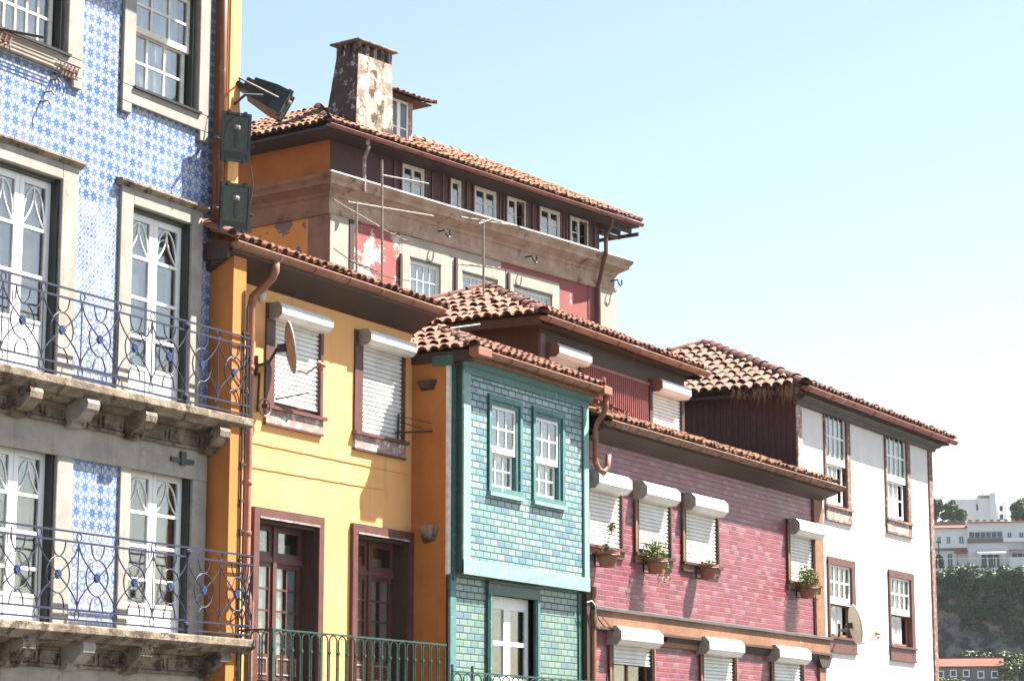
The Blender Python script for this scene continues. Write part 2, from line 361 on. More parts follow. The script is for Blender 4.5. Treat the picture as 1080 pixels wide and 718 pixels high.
def wall_holes(mb, x0, x1, z0, z1, y, holes, rev=.2, m=None, revm=None):
    """a facade sheet at y with rectangular openings and their reveals"""
    xs = sorted({x0, x1, *[h[0] for h in holes], *[h[1] for h in holes]}); zs = sorted({z0, z1, *[h[2] for h in holes], *[h[3] for h in holes]})
    xs = [a for a in xs if x0 <= a <= x1]; zs = [a for a in zs if z0 <= a <= z1]
    for i in range(len(xs)-1):
        for j in range(len(zs)-1):
            cx_, cz_ = (xs[i]+xs[i+1])/2, (zs[j]+zs[j+1])/2
            if any(h[0] < cx_ < h[1] and h[2] < cz_ < h[3] for h in holes): continue
            mb.face([(xs[i], y, zs[j]), (xs[i+1], y, zs[j]), (xs[i+1], y, zs[j+1]), (xs[i], y, zs[j+1])], m)
    for a, b, c, d in holes:
        for q in ([(a, y, c), (a, y, d), (a, y+rev, d), (a, y+rev, c)], [(b, y, d), (b, y, c), (b, y+rev, c), (b, y+rev, d)],
                  [(a, y, d), (b, y, d), (b, y+rev, d), (a, y+rev, d)], [(b, y, c), (a, y, c), (a, y+rev, c), (b, y+rev, c)]):
            mb.face(q, revm or m)
def frame(mb, x0, x1, z0, z1, y0, y1, t, m=None, bottom=True, tb=None):
    tb = tb or t
    mb.box(x0, x0+t, y0, y1, z0, z1, m); mb.box(x1-t, x1, y0, y1, z0, z1, m)
    mb.box(x0+t, x1-t, y0, y1, z1-t, z1, m)
    if bottom: mb.box(x0+t, x1-t, y0, y1, z0, z0+tb, m)
def cloth(mb, x0, x1, z0, z1, y, amp=.03, wl=.13, m=None):
    n = max(8, int((x1-x0)/wl*6)); pts = []; ph = random.random()*6
    for i in range(n+1):
        x = x0+(x1-x0)*i/n; pts.append((x, y + amp*sin(2*pi*x/wl+ph) + amp*.5*sin(2*pi*x/wl*.37+ph)))
    for i in range(n):
        mb.face([(pts[i][0], pts[i][1], z0), (pts[i+1][0], pts[i+1][1], z0), (pts[i+1][0], pts[i+1][1], z1), (pts[i][0], pts[i][1], z1)], m)
def room(mb, x0, x1, z0, z1, y, d=1.2, m='room'):
    mb.face([(x0-.3, y+d, z0-.3), (x1+.3, y+d, z0-.3), (x1+.3, y+d, z1+.3), (x0-.3, y+d, z1+.3)], m)
    mb.face([(x0-.3, y+.03, z0-.3), (x0-.3, y+d, z0-.3), (x0-.3, y+d, z1+.3), (x0-.3, y+.03, z1+.3)], m)
    mb.face([(x1+.3, y+.03, z0-.3), (x1+.3, y+d, z0-.3), (x1+.3, y+d, z1+.3), (x1+.3, y+.03, z1+.3)], m)
    mb.face([(x0-.3, y+.03, z1+.3), (x1+.3, y+.03, z1+.3), (x1+.3, y+d, z1+.3), (x0-.3, y+d, z1+.3)], m)
    mb.face([(x0-.3, y+.03, z0-.3), (x1+.3, y+.03, z0-.3), (x1+.3, y+d, z0-.3), (x0-.3, y+d, z0-.3)], m)
def grid_sash(mb, x0, x1, z0, z1, y, cols, rows, t=.045, mt=.022, th=.035, m='white', bot=None, local_g=None):
    frame(mb, x0, x1, z0, z1, y, y+th, t, m, True, bot or t)
    zb = z0 + (bot or t)
    for i in range(1, cols):
        x = x0+t+(x1-x0-2*t)*i/cols; mb.box(x-mt/2, x+mt/2, y+.006, y+th-.006, zb, z1-t, m)
    for j in range(1, rows):
        z = zb+(z1-t-zb)*j/rows; mb.box(x0+t, x1-t, y+.008, y+th-.008, z-mt/2, z+mt/2, m)
def pane(x0, x1, z0, z1, y, parent, m='glass', local=False):
    g = MB(); g.box(x0, x1, y, y+.006, z0, z1); return g.build('pane', m, parent, local=local)

def sash_window(house, x0, x1, z0, z1, y, cols=3, rows=2, fm='white', split=.5, curt='curtain', gl='glass', horn=True, ft=.04, depth=.1, local=False, ctop=1., half=None, wf='white', rows_l=None):
    """sliding sash: outer frame + upper sash in front, lower sash behind"""
    f = MB(); frame(f, x0, x1, z0, z1, y, y+.12, ft, fm); w_ = f.build('window', None, house, local=local)
    a, b, c, d = x0+ft, x1-ft, z0+ft, z1-ft; zm = c+(d-c)*split
    u = MB(); grid_sash(u, a, b, zm-.03, d, y+.025, cols, rows, m=wf)
    if horn:
        for i in range(0, cols+1):
            xx = a+.02+(b-a-.04)*i/cols; u.box(xx-.018, xx+.018, y+.03, y+.055, zm-.03, zm+.07, wf)
    u.build('sash', None, w_, local=local)
    l = MB(); zl = c + (half or 0)
    grid_sash(l, a, b, zl, zm+.02 + (half or 0), y+.065, cols, rows_l or rows, m=wf); l.build('sash', None, w_, local=local)
    pane(a, b, zm, d, y+.042, w_, gl, local); pane(a, b, zl, zm + (half or 0), y+.085, w_, gl, local)
    if curt:
        cm = MB(); cloth(cm, a, b, c, c+(d-c)*ctop, y+.19, .018, .12); cm.build('curtain', curt, w_, local=local)
    r = MB(); room(r, x0, x1, z0, z1, y+.12); r.build('room_interior', None, w_, local=local)
    return w_

def roller_window(house, x0, x1, z0, z1, y, zcur, fm='darkwood', box_x=None, boxh=.26, boxout=.2, sillm='brownwood', sill=True, fl=.09, fr=.05, label=None, open_curtain=None, sillh=.16, capm='capgrey'):
    """window with an external roller shutter: frame, slatted curtain down to zcur, octagonal box above"""
    f = MB(); d = .16
    f.box(x0, x0+fl, y-.03, y+d, z0, z1, fm); f.box(x1-fr, x1, y-.03, y+d, z0, z1, fm); f.box(x0+fl, x1-fr, y-.02, y+d, z1-.06, z1, fm)
    if sill:
        f.box(x0-.04, x1+.04, y-.09, y+.1, z0-.05, z0, fm); f.box(x0, x1, y-.045, y-.003, z0-.05-sillh, z0-.05, sillm)
        f.box(x0-.01, x1+.01, y-.05, y-.003, z0-.08-sillh, z0-.05-sillh, fm)
    f.box(x0+fl, x1-fr, y+.05, y+.1, z0, z0+.07, fm)
    wdw = f.build('window', None, house)
    # slats
    c = MB(); a, b = x0+fl, x1-fr; n = max(1, int((z1-zcur)/.066)); h = (z1-zcur)/n
    for i in range(n):
        zt = z1-i*h; prof = [(y+.05, zt), (y+.022, zt-h*.16), (y+.014, zt-h*.5), (y+.02, zt-h*.82), (y+.05, zt-h*.90), (y+.05, zt-h)]
        for j in range(5):
            (ya, za), (yb, zb) = prof[j], prof[j+1]
            c.face([(a, ya, za), (a, yb, zb), (b, yb, zb), (b, ya, za)])
    c.box(a, b, y+.01, y+.045, zcur-.03, zcur)
    c.build('roller_shutter', 'shutter', wdw)
    if zcur > z0+.15:
        pane(a, b, z0+.07, zcur, y+.11, wdw, 'glass')
        if open_curtain:
            cm = MB(); cloth(cm, a+.03, (a+b)/2+.1, z0, z1, y+.2, .02, .12); cm.build('curtain', open_curtain, wdw)
        g = MB(); xm = (a+b)/2; g.box(xm-.03, xm+.03, y+.09, y+.14, z0+.05, z1, 'brownwood'); g.box(a, a+.05, y+.09, y+.14, z0+.05, z1, 'brownwood'); g.box(b-.05, b, y+.09, y+.14, z0+.05, z1, 'brownwood'); g.build('sash', None, wdw)
        r = MB(); room(r, x0, x1, z0, z1, y+.17); r.build('room_interior', None, wdw)
    # box
    bx0, bx1 = box_x; zt = z1+.0; k = boxh*.28; yo = y-boxout
    prof = [(y+.02, zt), (yo+k, zt), (yo, zt-k), (yo, zt-boxh+k), (yo+k, zt-boxh), (y+.02, zt-boxh)]
    bm = MB(); bm.profx(prof, bx0+.012, bx1-.012, 'shutter')
    prof2 = [(y+.03, zt+.008), (yo+k-.004, zt+.008), (yo-.008, zt-k+.004), (yo-.008, zt-boxh+k-.004), (yo+k-.004, zt-boxh-.008), (y+.03, zt-boxh-.008)]
    bm.build('shutter_box', None, wdw)
    for (e0, e1) in ((bx0, bx0+.014), (bx1-.014, bx1)):
        cp = MB(); cp.profx(prof2, e0, e1); 
        cp.lathe([(0, 0), (.03, 0), (.03, .012), (0, .012)], (e0-.004, (yo+y)/2, zt-boxh/2), 10, T=Matrix.Rotation(-pi/2, 4, 'Y'))
        cp.build('end_cap', capm if e0 == bx0 else 'shutter', wdw)
    if label: wdw['label'] = label
    return wdw

# ------------------------------------------------------------------ roofs of barrel tiles
def tiles(mb, A, U, V, tan_, poly, pitch=.21, step=.34, r=.083, m='clay', jit=1., seg=5, base='mortar', lift=0):
    """A corner at the eave; U unit vector along the eave; V unit horizontal vector up the slope; poly (s,t) clip, t = horizontal run"""
    A, U, V = Vector(A), Vector(U).normalized(), Vector(V).normalized(); Z = Vector((0, 0, 1))
    sl = (V + Z*tan_).normalized(); nr = U.cross(sl);  nr = nr if nr.z > 0 else -nr
    k = math.sqrt(1+tan_*tan_)
    def inside(s_, t_):
        c = False; n = len(poly)
        for i in range(n):
            (x1_, y1_), (x2_, y2_) = poly[i], poly[(i+1) % n]
            if (y1_ > t_) != (y2_ > t_) and s_ < (x2_-x1_)*(t_-y1_)/(y2_-y1_)+x1_: c = not c
        return c
    mb.face([A + U*s_ + sl*(t_*k) - nr*.01 for s_, t_ in poly], base)
    smax = max(p[0] for p in poly); smin = min(p[0] for p in poly); tmax = max(p[1] for p in poly)
    ns = int((smax-smin)/pitch)+1; nt_ = int(tmax*k/step)+1
    for i in range(ns+1):
        for cover in (0, 1):
            s0 = smin + (i+.5*cover+.25)*pitch
            for j in range(nt_+1):
                t0 = (j+.0)*step/k
                if not inside(s0, t0 + step*.45/k): continue
                js = random.uniform(-.018, .018)*jit; ja = random.uniform(-.05, .05)*jit; jz = random.uniform(-.008, .016)*jit
                p0 = A + U*(s0+js) + sl*(t0*k - .05 + random.uniform(-.03, .02)*jit) + nr*(jz + lift + (.012 if cover else .03))
                L = step+.07; dirv = (sl + U*ja).normalized(); 
                ra, rb = (r*1.12, r*.9) if cover else (r*.95, r*1.05); vs = []
                for q, (rr, l) in enumerate(((ra, 0), (rb, L))):
                    for e in range(seg+1):
                        a = pi*e/seg
                        off = U*(rr*cos(a)) + nr*(rr*.9*sin(a) if cover else -rr*.38*sin(a)+ .02)
                        vs.append(p0 + dirv*l + off + nr*((.032 if q == 0 else 0)))
                fs = [(e, e+1, seg+2+e, seg+1+e) for e in range(seg)]
                # thickness at the lower lip
                base_n = len(vs)
                for e in range(seg+1):
                    a = pi*e/seg; rr = ra-.02
                    vs.append(p0 + U*(rr*cos(a)) + nr*((rr*.9*sin(a) if cover else -(ra+.015)*.38*sin(a)+.02)) + nr*.032)
                fs += [(e+1, e, base_n+e, base_n+e+1) for e in range(seg)]
                mb.mesh(vs, fs, m)
def ridge(mb, P0, P1, r=.11, L=.4, m='ridge', nub=0, seg=6):
    P0, P1 = Vector(P0), Vector(P1); d = (P1-P0); n = max(1, int(d.length/L)); d.normalize()
    side = d.cross(Vector((0, 0, 1))).normalized(); up = side.cross(d)
    for i in range(n):
        a0 = P0 + d*(i*(P1-P0).length/n - .03); l = (P1-P0).length/n + .05
        jit = up*random.uniform(-.01, .012); vs = []
        for (rr, t) in ((r*1.12, 0), (r*1.1, l*.06), (r*.92, l)):
            for e in range(seg+1):
                an = pi*e/seg; vs.append(a0 + jit + d*t + side*(rr*cos(an)) + up*(rr*sin(an)*.95))
        fs = [(q*(seg+1)+e, q*(seg+1)+e+1, (q+1)*(seg+1)+e+1, (q+1)*(seg+1)+e) for q in range(2) for e in range(seg)]
        mb.mesh(vs, fs, m)
        if nub:
            ring = [(r*1.25*k_, t) for k_, t in ((.9, 0), (1, .0), (1, .06), (.9, .06))]; vs = []
            for rr, t in ring:
                for e in range(seg+1):
                    an = pi*e/seg; vs.append(a0 + d*(t-.02) + side*(rr*cos(an)) + up*(rr*sin(an)))
            mb.mesh(vs, [(q*(seg+1)+e, q*(seg+1)+e+1, (q+1)*(seg+1)+e+1, (q+1)*(seg+1)+e) for q in range(3) for e in range(seg)], m)
def gutter(x0, x1, y, z, r, parent, m='copper', drop=0, name='gutter', brk=.9, local=False):
    g = MB(); n = 8; N = max(2, int((x1-x0)/.5)); vs = []; 
    for i in range(N+1):
        x = x0+(x1-x0)*i/N; dz = random.uniform(-.006, .006)
        for rr in (r, r-.012):
            for e in range(n+1):
                a = pi+pi*e/n; vs.append((x, y+rr*cos(a), z+rr*sin(a)+dz))
    q = 2*(n+1); fs = []
    for i in range(N):
        for k in (0, 1):
            for e in range(n): fs.append((i*q+k*(n+1)+e, i*q+k*(n+1)+e+1, (i+1)*q+k*(n+1)+e+1, (i+1)*q+k*(n+1)+e))
        for e in (0, n): fs.append((i*q+e, i*q+n+1+e, (i+1)*q+n+1+e, (i+1)*q+e))
    for i in (0, N): fs.append(tuple(i*q+e for e in range(n+1)))
    g.mesh(vs, fs)
    g.tube([(x0, y-r, z), (x1, y-r, z)], .014, 6)
    nb = int((x1-x0)/brk)
    for i in range(nb+1):
        x = x0+.15+i*brk
        if x < x1: g.tube([(x, y+(r+.008)*cos(pi+pi*e/8), z+(r+.008)*sin(pi+pi*e/8)) for e in range(9)], .012, 5)
    return g.build(name, m, parent, local=local)

# ================================================================== THE SETTING
g = MB(); g.face([(-600, -600, 0), (600, -600, 0), (600, 600, 0), (-600, 600, 0)])
o = g.build('ground', 'pave'); o['kind'] = 'structure'

# ================================================================== BLUE TILED HOUSE
YB = 19.0
blue = empty('tiled_house', (23, YB, 0), 'tall house clad in blue and white patterned tiles with wrought iron balconies', 'house')
XR = 26.1
Aw = rect((-60, -40), (60, 52.5), YB)                 # upper left window, partly outside the photo
Aw = (21.55, at(60, 52, YB)[0]+.16, at(60, 53, YB)[1]-.02, at(60, 53, YB)[1]+1.62)
Bw = (at(140, 60, YB)[0], at(207, 100, YB)[0], at(137.6, 91, YB)[1], at(137.6, 91, YB)[1]+1.62)
D1 = (21.62, at(63.5, 189, YB)[0], 6.36, 9.04); D2 = (at(138.2, 216, YB)[0], at(200.3, 237, YB)[0], 6.36, 9.02)
L1 = (21.70, at(57.7, 474, YB)[0], 3.42, 5.63); L2 = (at(135.7, 488, YB)[0], at(201, 500, YB)[0], 3.42, 5.63)
Xw0 = 14.
wl = MB()
wall_holes(wl, Xw0, XR, 0, 14.2, YB, [Aw, Bw, D1, D2, L1, L2], .16, 'star', 'granite')
wl.box(Xw0, XR, YB+.6, YB+8, 0, 14.2, 'granite')
wl.build('wall', None, blue)
pl = MB()                                             # the party wall pilaster that sticks out at the right edge
pl.box(26.12, 26.40, 18.80, YB+8, 8.95, 14.1, 'orange'); pl.box(26.155, 26.40, 18.802, 18.78, 8.95, 14.1, 'yellow')  # front skin takes the lit tone, the sides the painted shade tone
pl.box(26.12, 26.42, 18.62, YB+.3, 0, 8.95, 'orange')
pl.build('pilaster', None, blue)
# roof with a deep eave above the photo
rf = MB(); rf.profx([(17.95, 13.75), (17.95, 13.95), (YB+.2, 14.3), (YB+8, 16.8), (YB+8, 14.2), (YB, 14.2), (YB, 13.95)], Xw0, 26.35, 'granite')
rf.build('roof', None, blue)
# stone work
def stone(parts, name, yo=.05, m='granite', bev=.012):
    b = MB()
    for p in parts: b.box(p[0], p[1], YB-(p[4] if len(p) > 4 else yo), YB+.003, p[2], p[3])
    return b.build(name, m, blue, bevel=bev)
def surround_low(W, l, r, d, ear=.14, earw=.2):       # window surround with hanging ears
    x0, x1, z0, z1 = W
    return [(x0-l, x0, z0-.02, z1+.3), (x1, x1+r, z0-.02, z1+.3), (x0, x1, z1, z1+.3), (x0-l, x1+r, z0-d, z0-.02, .051), (x0-l, x0-l+earw, z0-d-ear, z0-d, .052), (x1+r-earw, x1+r, z0-d-ear, z0-d, .052)]
stone(surround_low(Aw, .3, .3, .26), 'window_surround'); stone(surround_low(Bw, .25, .24, .25), 'window_surround')
def surround_door(D, l, r, ctop, co=.1):
    x0, x1, z0, z1 = D
    s_ = stone([(x0-l, x0, z0, z1+.21), (x1, x1+r, z0, z1+.21), (x0, x1, z1, z1+.21)], 'door_surround')
    c = MB(); c.profx([(YB+.004, z1+.205), (YB-.055, z1+.205), (YB-.07, z1+.22), (YB-.10, z1+.24), (YB-.115, z1+.26), (YB-.115, z1+.285), (YB+.004, z1+.31)], x0-l-.07, x1+r+.05); c.build('cornice', 'oldstone', blue)
surround_door(D1, .25, at(78.5, 250, YB)[0]-D1[1], 0); surround_door(D2, D2[0]-at(124.5, 240, YB)[0], .24, 0)
# lower storey: stone all the way with a narrow tiled panel
xa, xb = at(72, 560, YB)[0], at(122.5, 560, YB)[0]; zt_ = at(100, 488, YB)[1]
stone([(Xw0, 26.09, 2.2, 3.2), (Xw0, L1[0], 3.2, 6.3), (L1[1], xa, 3.2, zt_), (xb, L2[0], 3.2, zt_), (L2[1], at(214, 560, YB)[0], 3.2, zt_), (L1[0], at(214, 560, YB)[0], zt_, 6.02, .051), (L1[0], L1[1], L1[3], zt_), (L2[0], L2[1], L2[3], zt_)], 'stone_facing')
def panel(x0, x1, z0, z1, m, n='tile_panel', yo=.004):
    p = MB(); p.box(x0, x1, YB-yo, YB+.002, z0, z1); return p.build(n, m, blue)
zl = at(100, 562, YB)[1]; panel(xa, xb, zl, zt_, 'star', yo=.012); panel(xa, xb, 3.42, zl, 'floral', yo=.012)
xc, xd = at(79.5, 250, YB)[0], at(123.5, 250, YB)[0]
z1_, z2_ = at(100, 212, YB)[1], at(100, 322, YB)[1]
panel(xc, xd, z2_, z1_, 'lattice', yo=.006); panel(xc, xd, 6.36, z2_, 'floral', yo=.006)
# stone patches and anchors in the lower fascia
b = MB(); 
for (px, py) in ((188, 486),): 
    x, z = at(px, py, YB); b.box(x-.25, x+.25, YB-.08, YB-.05, z-.03, z+.03); b.box(x-.05, x+.06, YB-.09, YB-.05, z-.06, z+.12)
b.build('iron_anchor', 'black', blue)

def blue_sash(W, cols):
    x0, x1, z0, z1 = W; y = YB+.06
    f = MB(); frame(f, x0, x1, z0, z1, y, y+.12, .035, 'slate'); f.box(x1-.08, x1-.035, y-.04, y+.1, z0, z1, 'black')
    f.box(x0-.03, x1+.03, YB-.09, y, z0-.035, z0+.0, 'black')
    w_ = f.build('window', None, blue); zm = z0+(z1-z0)*.53; a, b_ = x0+.035, x1-.08
    u = MB(); grid_sash(u, a, b_, zm-.04, z1-.03, y+.02, cols, 2, m='oldwhite', bot=.085, t=.06, mt=.034); u.build('sash', None, w_)
    l = MB(); grid_sash(l, a, b_-.03, z0, zm, y+.07, cols, 2, m='oldwhite', t=.06, mt=.034); l.build('sash', None, w_)
    pane(a, b_, zm, z1-.03, y+.04, w_); pane(a, b_-.03, z0, zm, y+.09, w_)
    c = MB(); cloth(c, a, b_, z0, z1, y+.2, .02, .16); c.build('curtain', 'curtain', w_)
    r = MB(); room(r, x0, x1, z0, z1, y+.13); r.build('room_interior', None, w_)
blue_sash(Aw, 5); blue_sash(Bw, 3)

def french(D, panes=(.21, .19, .19, .15), warm=False, hang=None):
    """white two-leaf french door with curved glazing bars at the head"""
    x0, x1, z0, z1 = D; y = YB+.10
    f = MB(); f.box(x1-.05, x1, y-.10, y+.1, z0, z1, 'black'); f.box(x0, x0+.025, y-.02, y+.1, z0, z1, 'black'); f.box(x0+.025, x1-.05, y-.06, y+.1, z1-.05, z1, 'black')
    door = f.build('french_door', None, blue); H = z1-.05-z0; a, b = x0+.025, x1-.05
    xm = (a+b)/2
    for (l0, l1, k) in ((a, xm-.004, 0), (xm+.004, b, 1)):
        m = MB(); st = .085
        m.box(l0, l0+st, y, y+.045, z0, z1-.05); m.box(l1-st, l1, y, y+.045, z0, z1-.05)
        m.box(l0+st, l1-st, y, y+.045, z1-.05-.09, z1-.05); zc = z1-.14
        zs = []
        for i, p in enumerate(panes):
            zb = zc - H*p; zs.append((zb, zc)); m.box(l0+st, l1-st, y+.002, y+.043, zb-.045, zb); zc = zb-.045
        m.box(l0+st, l1-st, y+.018, y+.04, z0, zc)
        for (q0, q1) in ((z0+.12, z0+(zc-z0)*.52), (z0+(zc-z0)*.6, zc-.03)):
            if q1-q0 > .08: frame(m, l0+st+.03, l1-st-.03, q0, q1, y+.012, y+.02, .02)
        m.box(l0+st-.01, l1-st+.01, y-.004, y+.02, z0+.02, z0+.1)
        # curved bars of the head pane: a pointed loop and two side arcs
        zb, zt = zs[0]; hw = (l1-l0)/2-st; xc_ = (l0+l1)/2; hh = zt-zb
        for sg in (-1, 1):
            m.tube([(xc_+sg*hw*(sin(t*pi/2))*1.0, y+.022, zt-hh*.04-hh*.96*(1-cos(t*pi/2))) for t in [i/9 for i in range(10)]], .013, 6)
            m.tube([(xc_+sg*hw*(1-cos(t*pi/2)*1.0), y+.022, zb+hh*.97*sin(t*pi/2)) if 0 else (xc_+sg*hw*(t**2.2), y+.022, zt-hh*.05-hh*.93*t) for t in [i/9 for i in range(10)]], .013, 6)
        leaf = m.build('door_leaf', 'white', door, bevel=.004)
        for (zb, zt) in zs: pane(l0+st, l1-st, zb, zt, y+.022, leaf, 'glass')
    hd = MB(); hd.tube([(xm-.03, y-.02, z0+1.05), (xm-.03, y-.03, z0+1.2)], .012, 6); hd.build('handle', 'galv', door)
    c = MB()
    if warm:
        cloth(c, a, xm-.08, z0, z1-.3, y+.25, .025, .15); cloth(c, xm+.25, b, z0, z1-.3, y+.25, .025, .15); c.build('curtain', 'cream', door)
    else:
        c.box(a, xm-.02, y+.09, y+.1, z0, z1-.05, 'greycloth'); c.box(xm+.02, b, y+.10, y+.11, z0, z1-.05, 'greycloth'); c.box(xm+.02, xm+.4, y+.085, y+.095, z1-1.45, z1-.72, 'brownwood'); c.box(xm+.12, b, y+.085, y+.094, z1-.5, z1-.1, 'brownroom'); c.box(xm+.1, b, y+.085, y+.094, z0+.55, z0+1.0, 'brownwood'); c.build('curtain', None, door)
    r = MB(); room(r, x0, x1, z0, z1, y+.1); r.build('room_interior', None, door)
french(D1, (.20, .21, .20, .0001)[:3]); french(D2, (.18, .19, .18, .14)); french(L1, (.20, .19, .18, .13), True); french(L2, (.20, .18, .18, .13), True)

# balconies
def corbel(mb, x, w_, yw, zt, dep=.72, h=.46):
    pr = [(yw+.003, zt), (yw-dep, zt), (yw-dep-.02, zt-.05), (yw-dep+.0, zt-.13)]
    for i in range(9):
        a = i/8; pr.append((yw-dep+.04+(dep-.14)*a**1.2, zt-.13-h*.38*a - .04*sin(a*pi)))
    pr += [(yw-.08, zt-h*.8), (yw-.10, zt-h*.92), (yw-.05, zt-h), (yw+.003, zt-h)]
    mb.profx(pr, x-w_/2, x+w_/2)
    for dx in (-w_/2-.012, w_/2-.012):                 # volutes on both cheeks
        for (yy, zz, rr) in ((yw-dep+.08, zt-.10, .075), (yw-.08, zt-h+.07, .06)):
            mb.lathe([(0, 0), (rr, 0), (rr, .024), (rr*.55, .024), (rr*.55, .012), (rr*.3, .03), (0, .03)], (x+dx, yy, zz), 12, T=Matrix.Rotation(pi/2, 4, 'Y'))
def rail_panel(mb, ros, x0, x1, y, zb, zt, T=None):
    """one panel between two posts: crossing S bars, centre circle, small half circles and a rosette"""
    w_ = x1-x0; xc_ = (x0+x1)/2; h = zt-zb; zc_ = (zb+zt)/2; rr = .0095
    def P_(x, z): return (x, y, z) if T is None else T(x, z)
    for sg in (-1, 1):
        mb.tube([P_(xc_ - sg*w_/2*cos(pi*t), zt-h*t) for t in [i/14 for i in range(15)]], rr, 5)
    mb.tube([P_(xc_+w_*.29*cos(2*pi*i/20), zc_+h*.27*sin(2*pi*i/20)) for i in range(20)], rr, 5, closed=True)
    for sg in (1, -1):
        zz = zt if sg == 1 else zb
        mb.tube([P_(xc_+w_*.17*cos(pi*i/10), zz-sg*h*.235*sin(pi*i/10)) for i in range(11)], rr, 5)
    fl = MB(); ros.append(fl)
    for dx, dz in ((0, .03), (0, -.03), (.025, 0), (-.025, 0)):
        T3 = [P_(xc_+dx+.024*cos(2*pi*i/10), zc_+dz+.028*sin(2*pi*i/10)) for i in range(10)]
        c0 = Vector(P_(xc_+dx, zc_+dz)); nrm = (Vector(T3[0])-c0).cross(Vector(T3[3])-c0).normalized()*.02
        fl.extr(T3, nrm, -nrm)
def balcony(yf, ztop, xs, big, xend, corbs, name_end, zfront):
    """yf front plane; ztop top of the slab; xs post positions"""
    sl = MB(); z = ztop; x0 = Xw0
    sl.profx([(YB+.003, z), (yf-.04, z), (yf-.05, z-.015), (yf-.05, z-.10), (yf-.02, z-.125), (yf+.01, z-.14), (yf+.05, z-.17), (yf+.06, z-.19), (YB-.22, z-.195), (YB-.18, z-.235), (YB-.12, z-.25), (YB+.003, z-.25)], x0, xend+.04)
    root = sl.build('balcony', 'oldstone', blue, bevel=.008)
    fz = MB()                                          # frieze under the slab with sunken panels
    fz.box(x0, 26.10, YB-.06, YB+.002, z-.46, z-.251)
    fz.box(x0, 26.11, YB-.10, YB+.002, z-.50, z-.46); fz.box(x0, 26.09, YB-.075, YB-.06, z-.29, z-.252)
    cx_s = [at(px, py, YB)[0]+.11 for px, py in corbs]
    edges = [x0+.1]+cx_s+[26.1]
    for i in range(len(edges)-1):
        a, b = edges[i]+.16, edges[i+1]-.16
        if b-a > .6:
            for (q0, q1) in ((a, (a+b)/2-.03), ((a+b)/2+.03, b)): frame(fz, q0, q1, z-.445, z-.295, YB-.085, YB-.06, .03)
    fz.build('frieze', 'oldstone', root, bevel=.006)
    for cx_ in cx_s:
        c = MB(); corbel(c, cx_, .24, YB-.06, z-.19, dep=.34, h=.34); c.build('corbel', 'granite' if cx_ == cx_s[1] else 'oldstone', root, smooth=False, bevel=.006)
    zr = [zfront, zfront+.12, zfront+.94, zfront+1.06]
    r = MB(); fl = []
    for k, zz in enumerate(zr): r.box(x0, xend, yf-.008, yf+.008, zz-.012, zz+.012); 
    for zz in zr: r.box(xend-.008, xend+.008, yf, YB, zz-.012, zz+.012)
    xs = list(xs); p = xs[1]-xs[0]
    while xs[0]-p > x0: xs.insert(0, xs[0]-p)
    xs.append(xend)
    for i, xx in enumerate(xs):
        t = .02 if (big is not None and abs(xx-big) < .02) else .009
        r.tube([(xx, yf, zr[1]-(.12 if t > .01 or i == len(xs)-1 else 0)), (xx, yf, zr[2]+(.12 if t > .01 or i == len(xs)-1 else 0))], t, 6)
        if i < len(xs)-1:
            for (q0, q1) in ((zr[0], zr[1]), (zr[2], zr[3])):
                zc_, hh = (q0+q1)/2, (q1-q0)/2-.008
                if t > .01: r.lathe([(.0, -hh), (.045, -hh*.5), (.05, 0), (.045, hh*.5), (0, hh)], (xx, yf, zc_), 10)
                else: r.tube([(xx+.045*cos(2*pi*k/14), yf, zc_+hh*sin(2*pi*k/14)) for k in range(14)], .0075, 5, closed=True)
            # leaf-like splay at the post ends
            rail_panel(r, fl, xx, xs[i+1], yf, zr[1], zr[2])
    yp = [yf, (yf+YB)/2, YB]
    for i in range(2):
        r.tube([(xend, yp[i+1]-.01, zr[0]), (xend, yp[i+1]-.01, zr[3])], .009, 6)
        rail_panel(r, fl, yp[i], yp[i+1], xend, zr[1], zr[2], T=lambda a, zz: (xend, a, zz))
    rr_ = r.build('railing', 'iron_blue', root)
    for q in fl: q.build('rosette', 'flower', root)
yf1 = 18.60
bx = [at(px, py, yf1)[0] for px, py in ((45.3, 330), (86, 345), (124.7, 355), (160.3, 365), (196, 375), (230, 385))]
balcony(yf1, at(150, 416.5, yf1)[1], bx, bx[4], at(263.5, 400, yf1)[0], ((4, 425), (65, 440), (127, 455), (206, 470)), None, at(150, 412.5, yf1)[1]+.0)
yf2 = 18.55
bx = [at(px, py, yf2)[0] for px, py in ((40, 600), (82, 610), (122, 615), (161, 620), (197, 625), (232, 630))]
balcony(yf2, at(150, 664.5, yf2)[1], bx, bx[4], at(266, 640, yf2)[0], ((-4, 690), (60, 697), (122, 703), (206, 712)), None, at(150, 659.7, yf2)[1])
# rain pipe and cable at the party wall
p = MB(); x, z = 26.05, 0
p.tube([(26.09, 18.86, 14), (26.09, 18.86, 8.9)], .055, 10); p.build('downpipe', 'copper', blue, smooth=True)

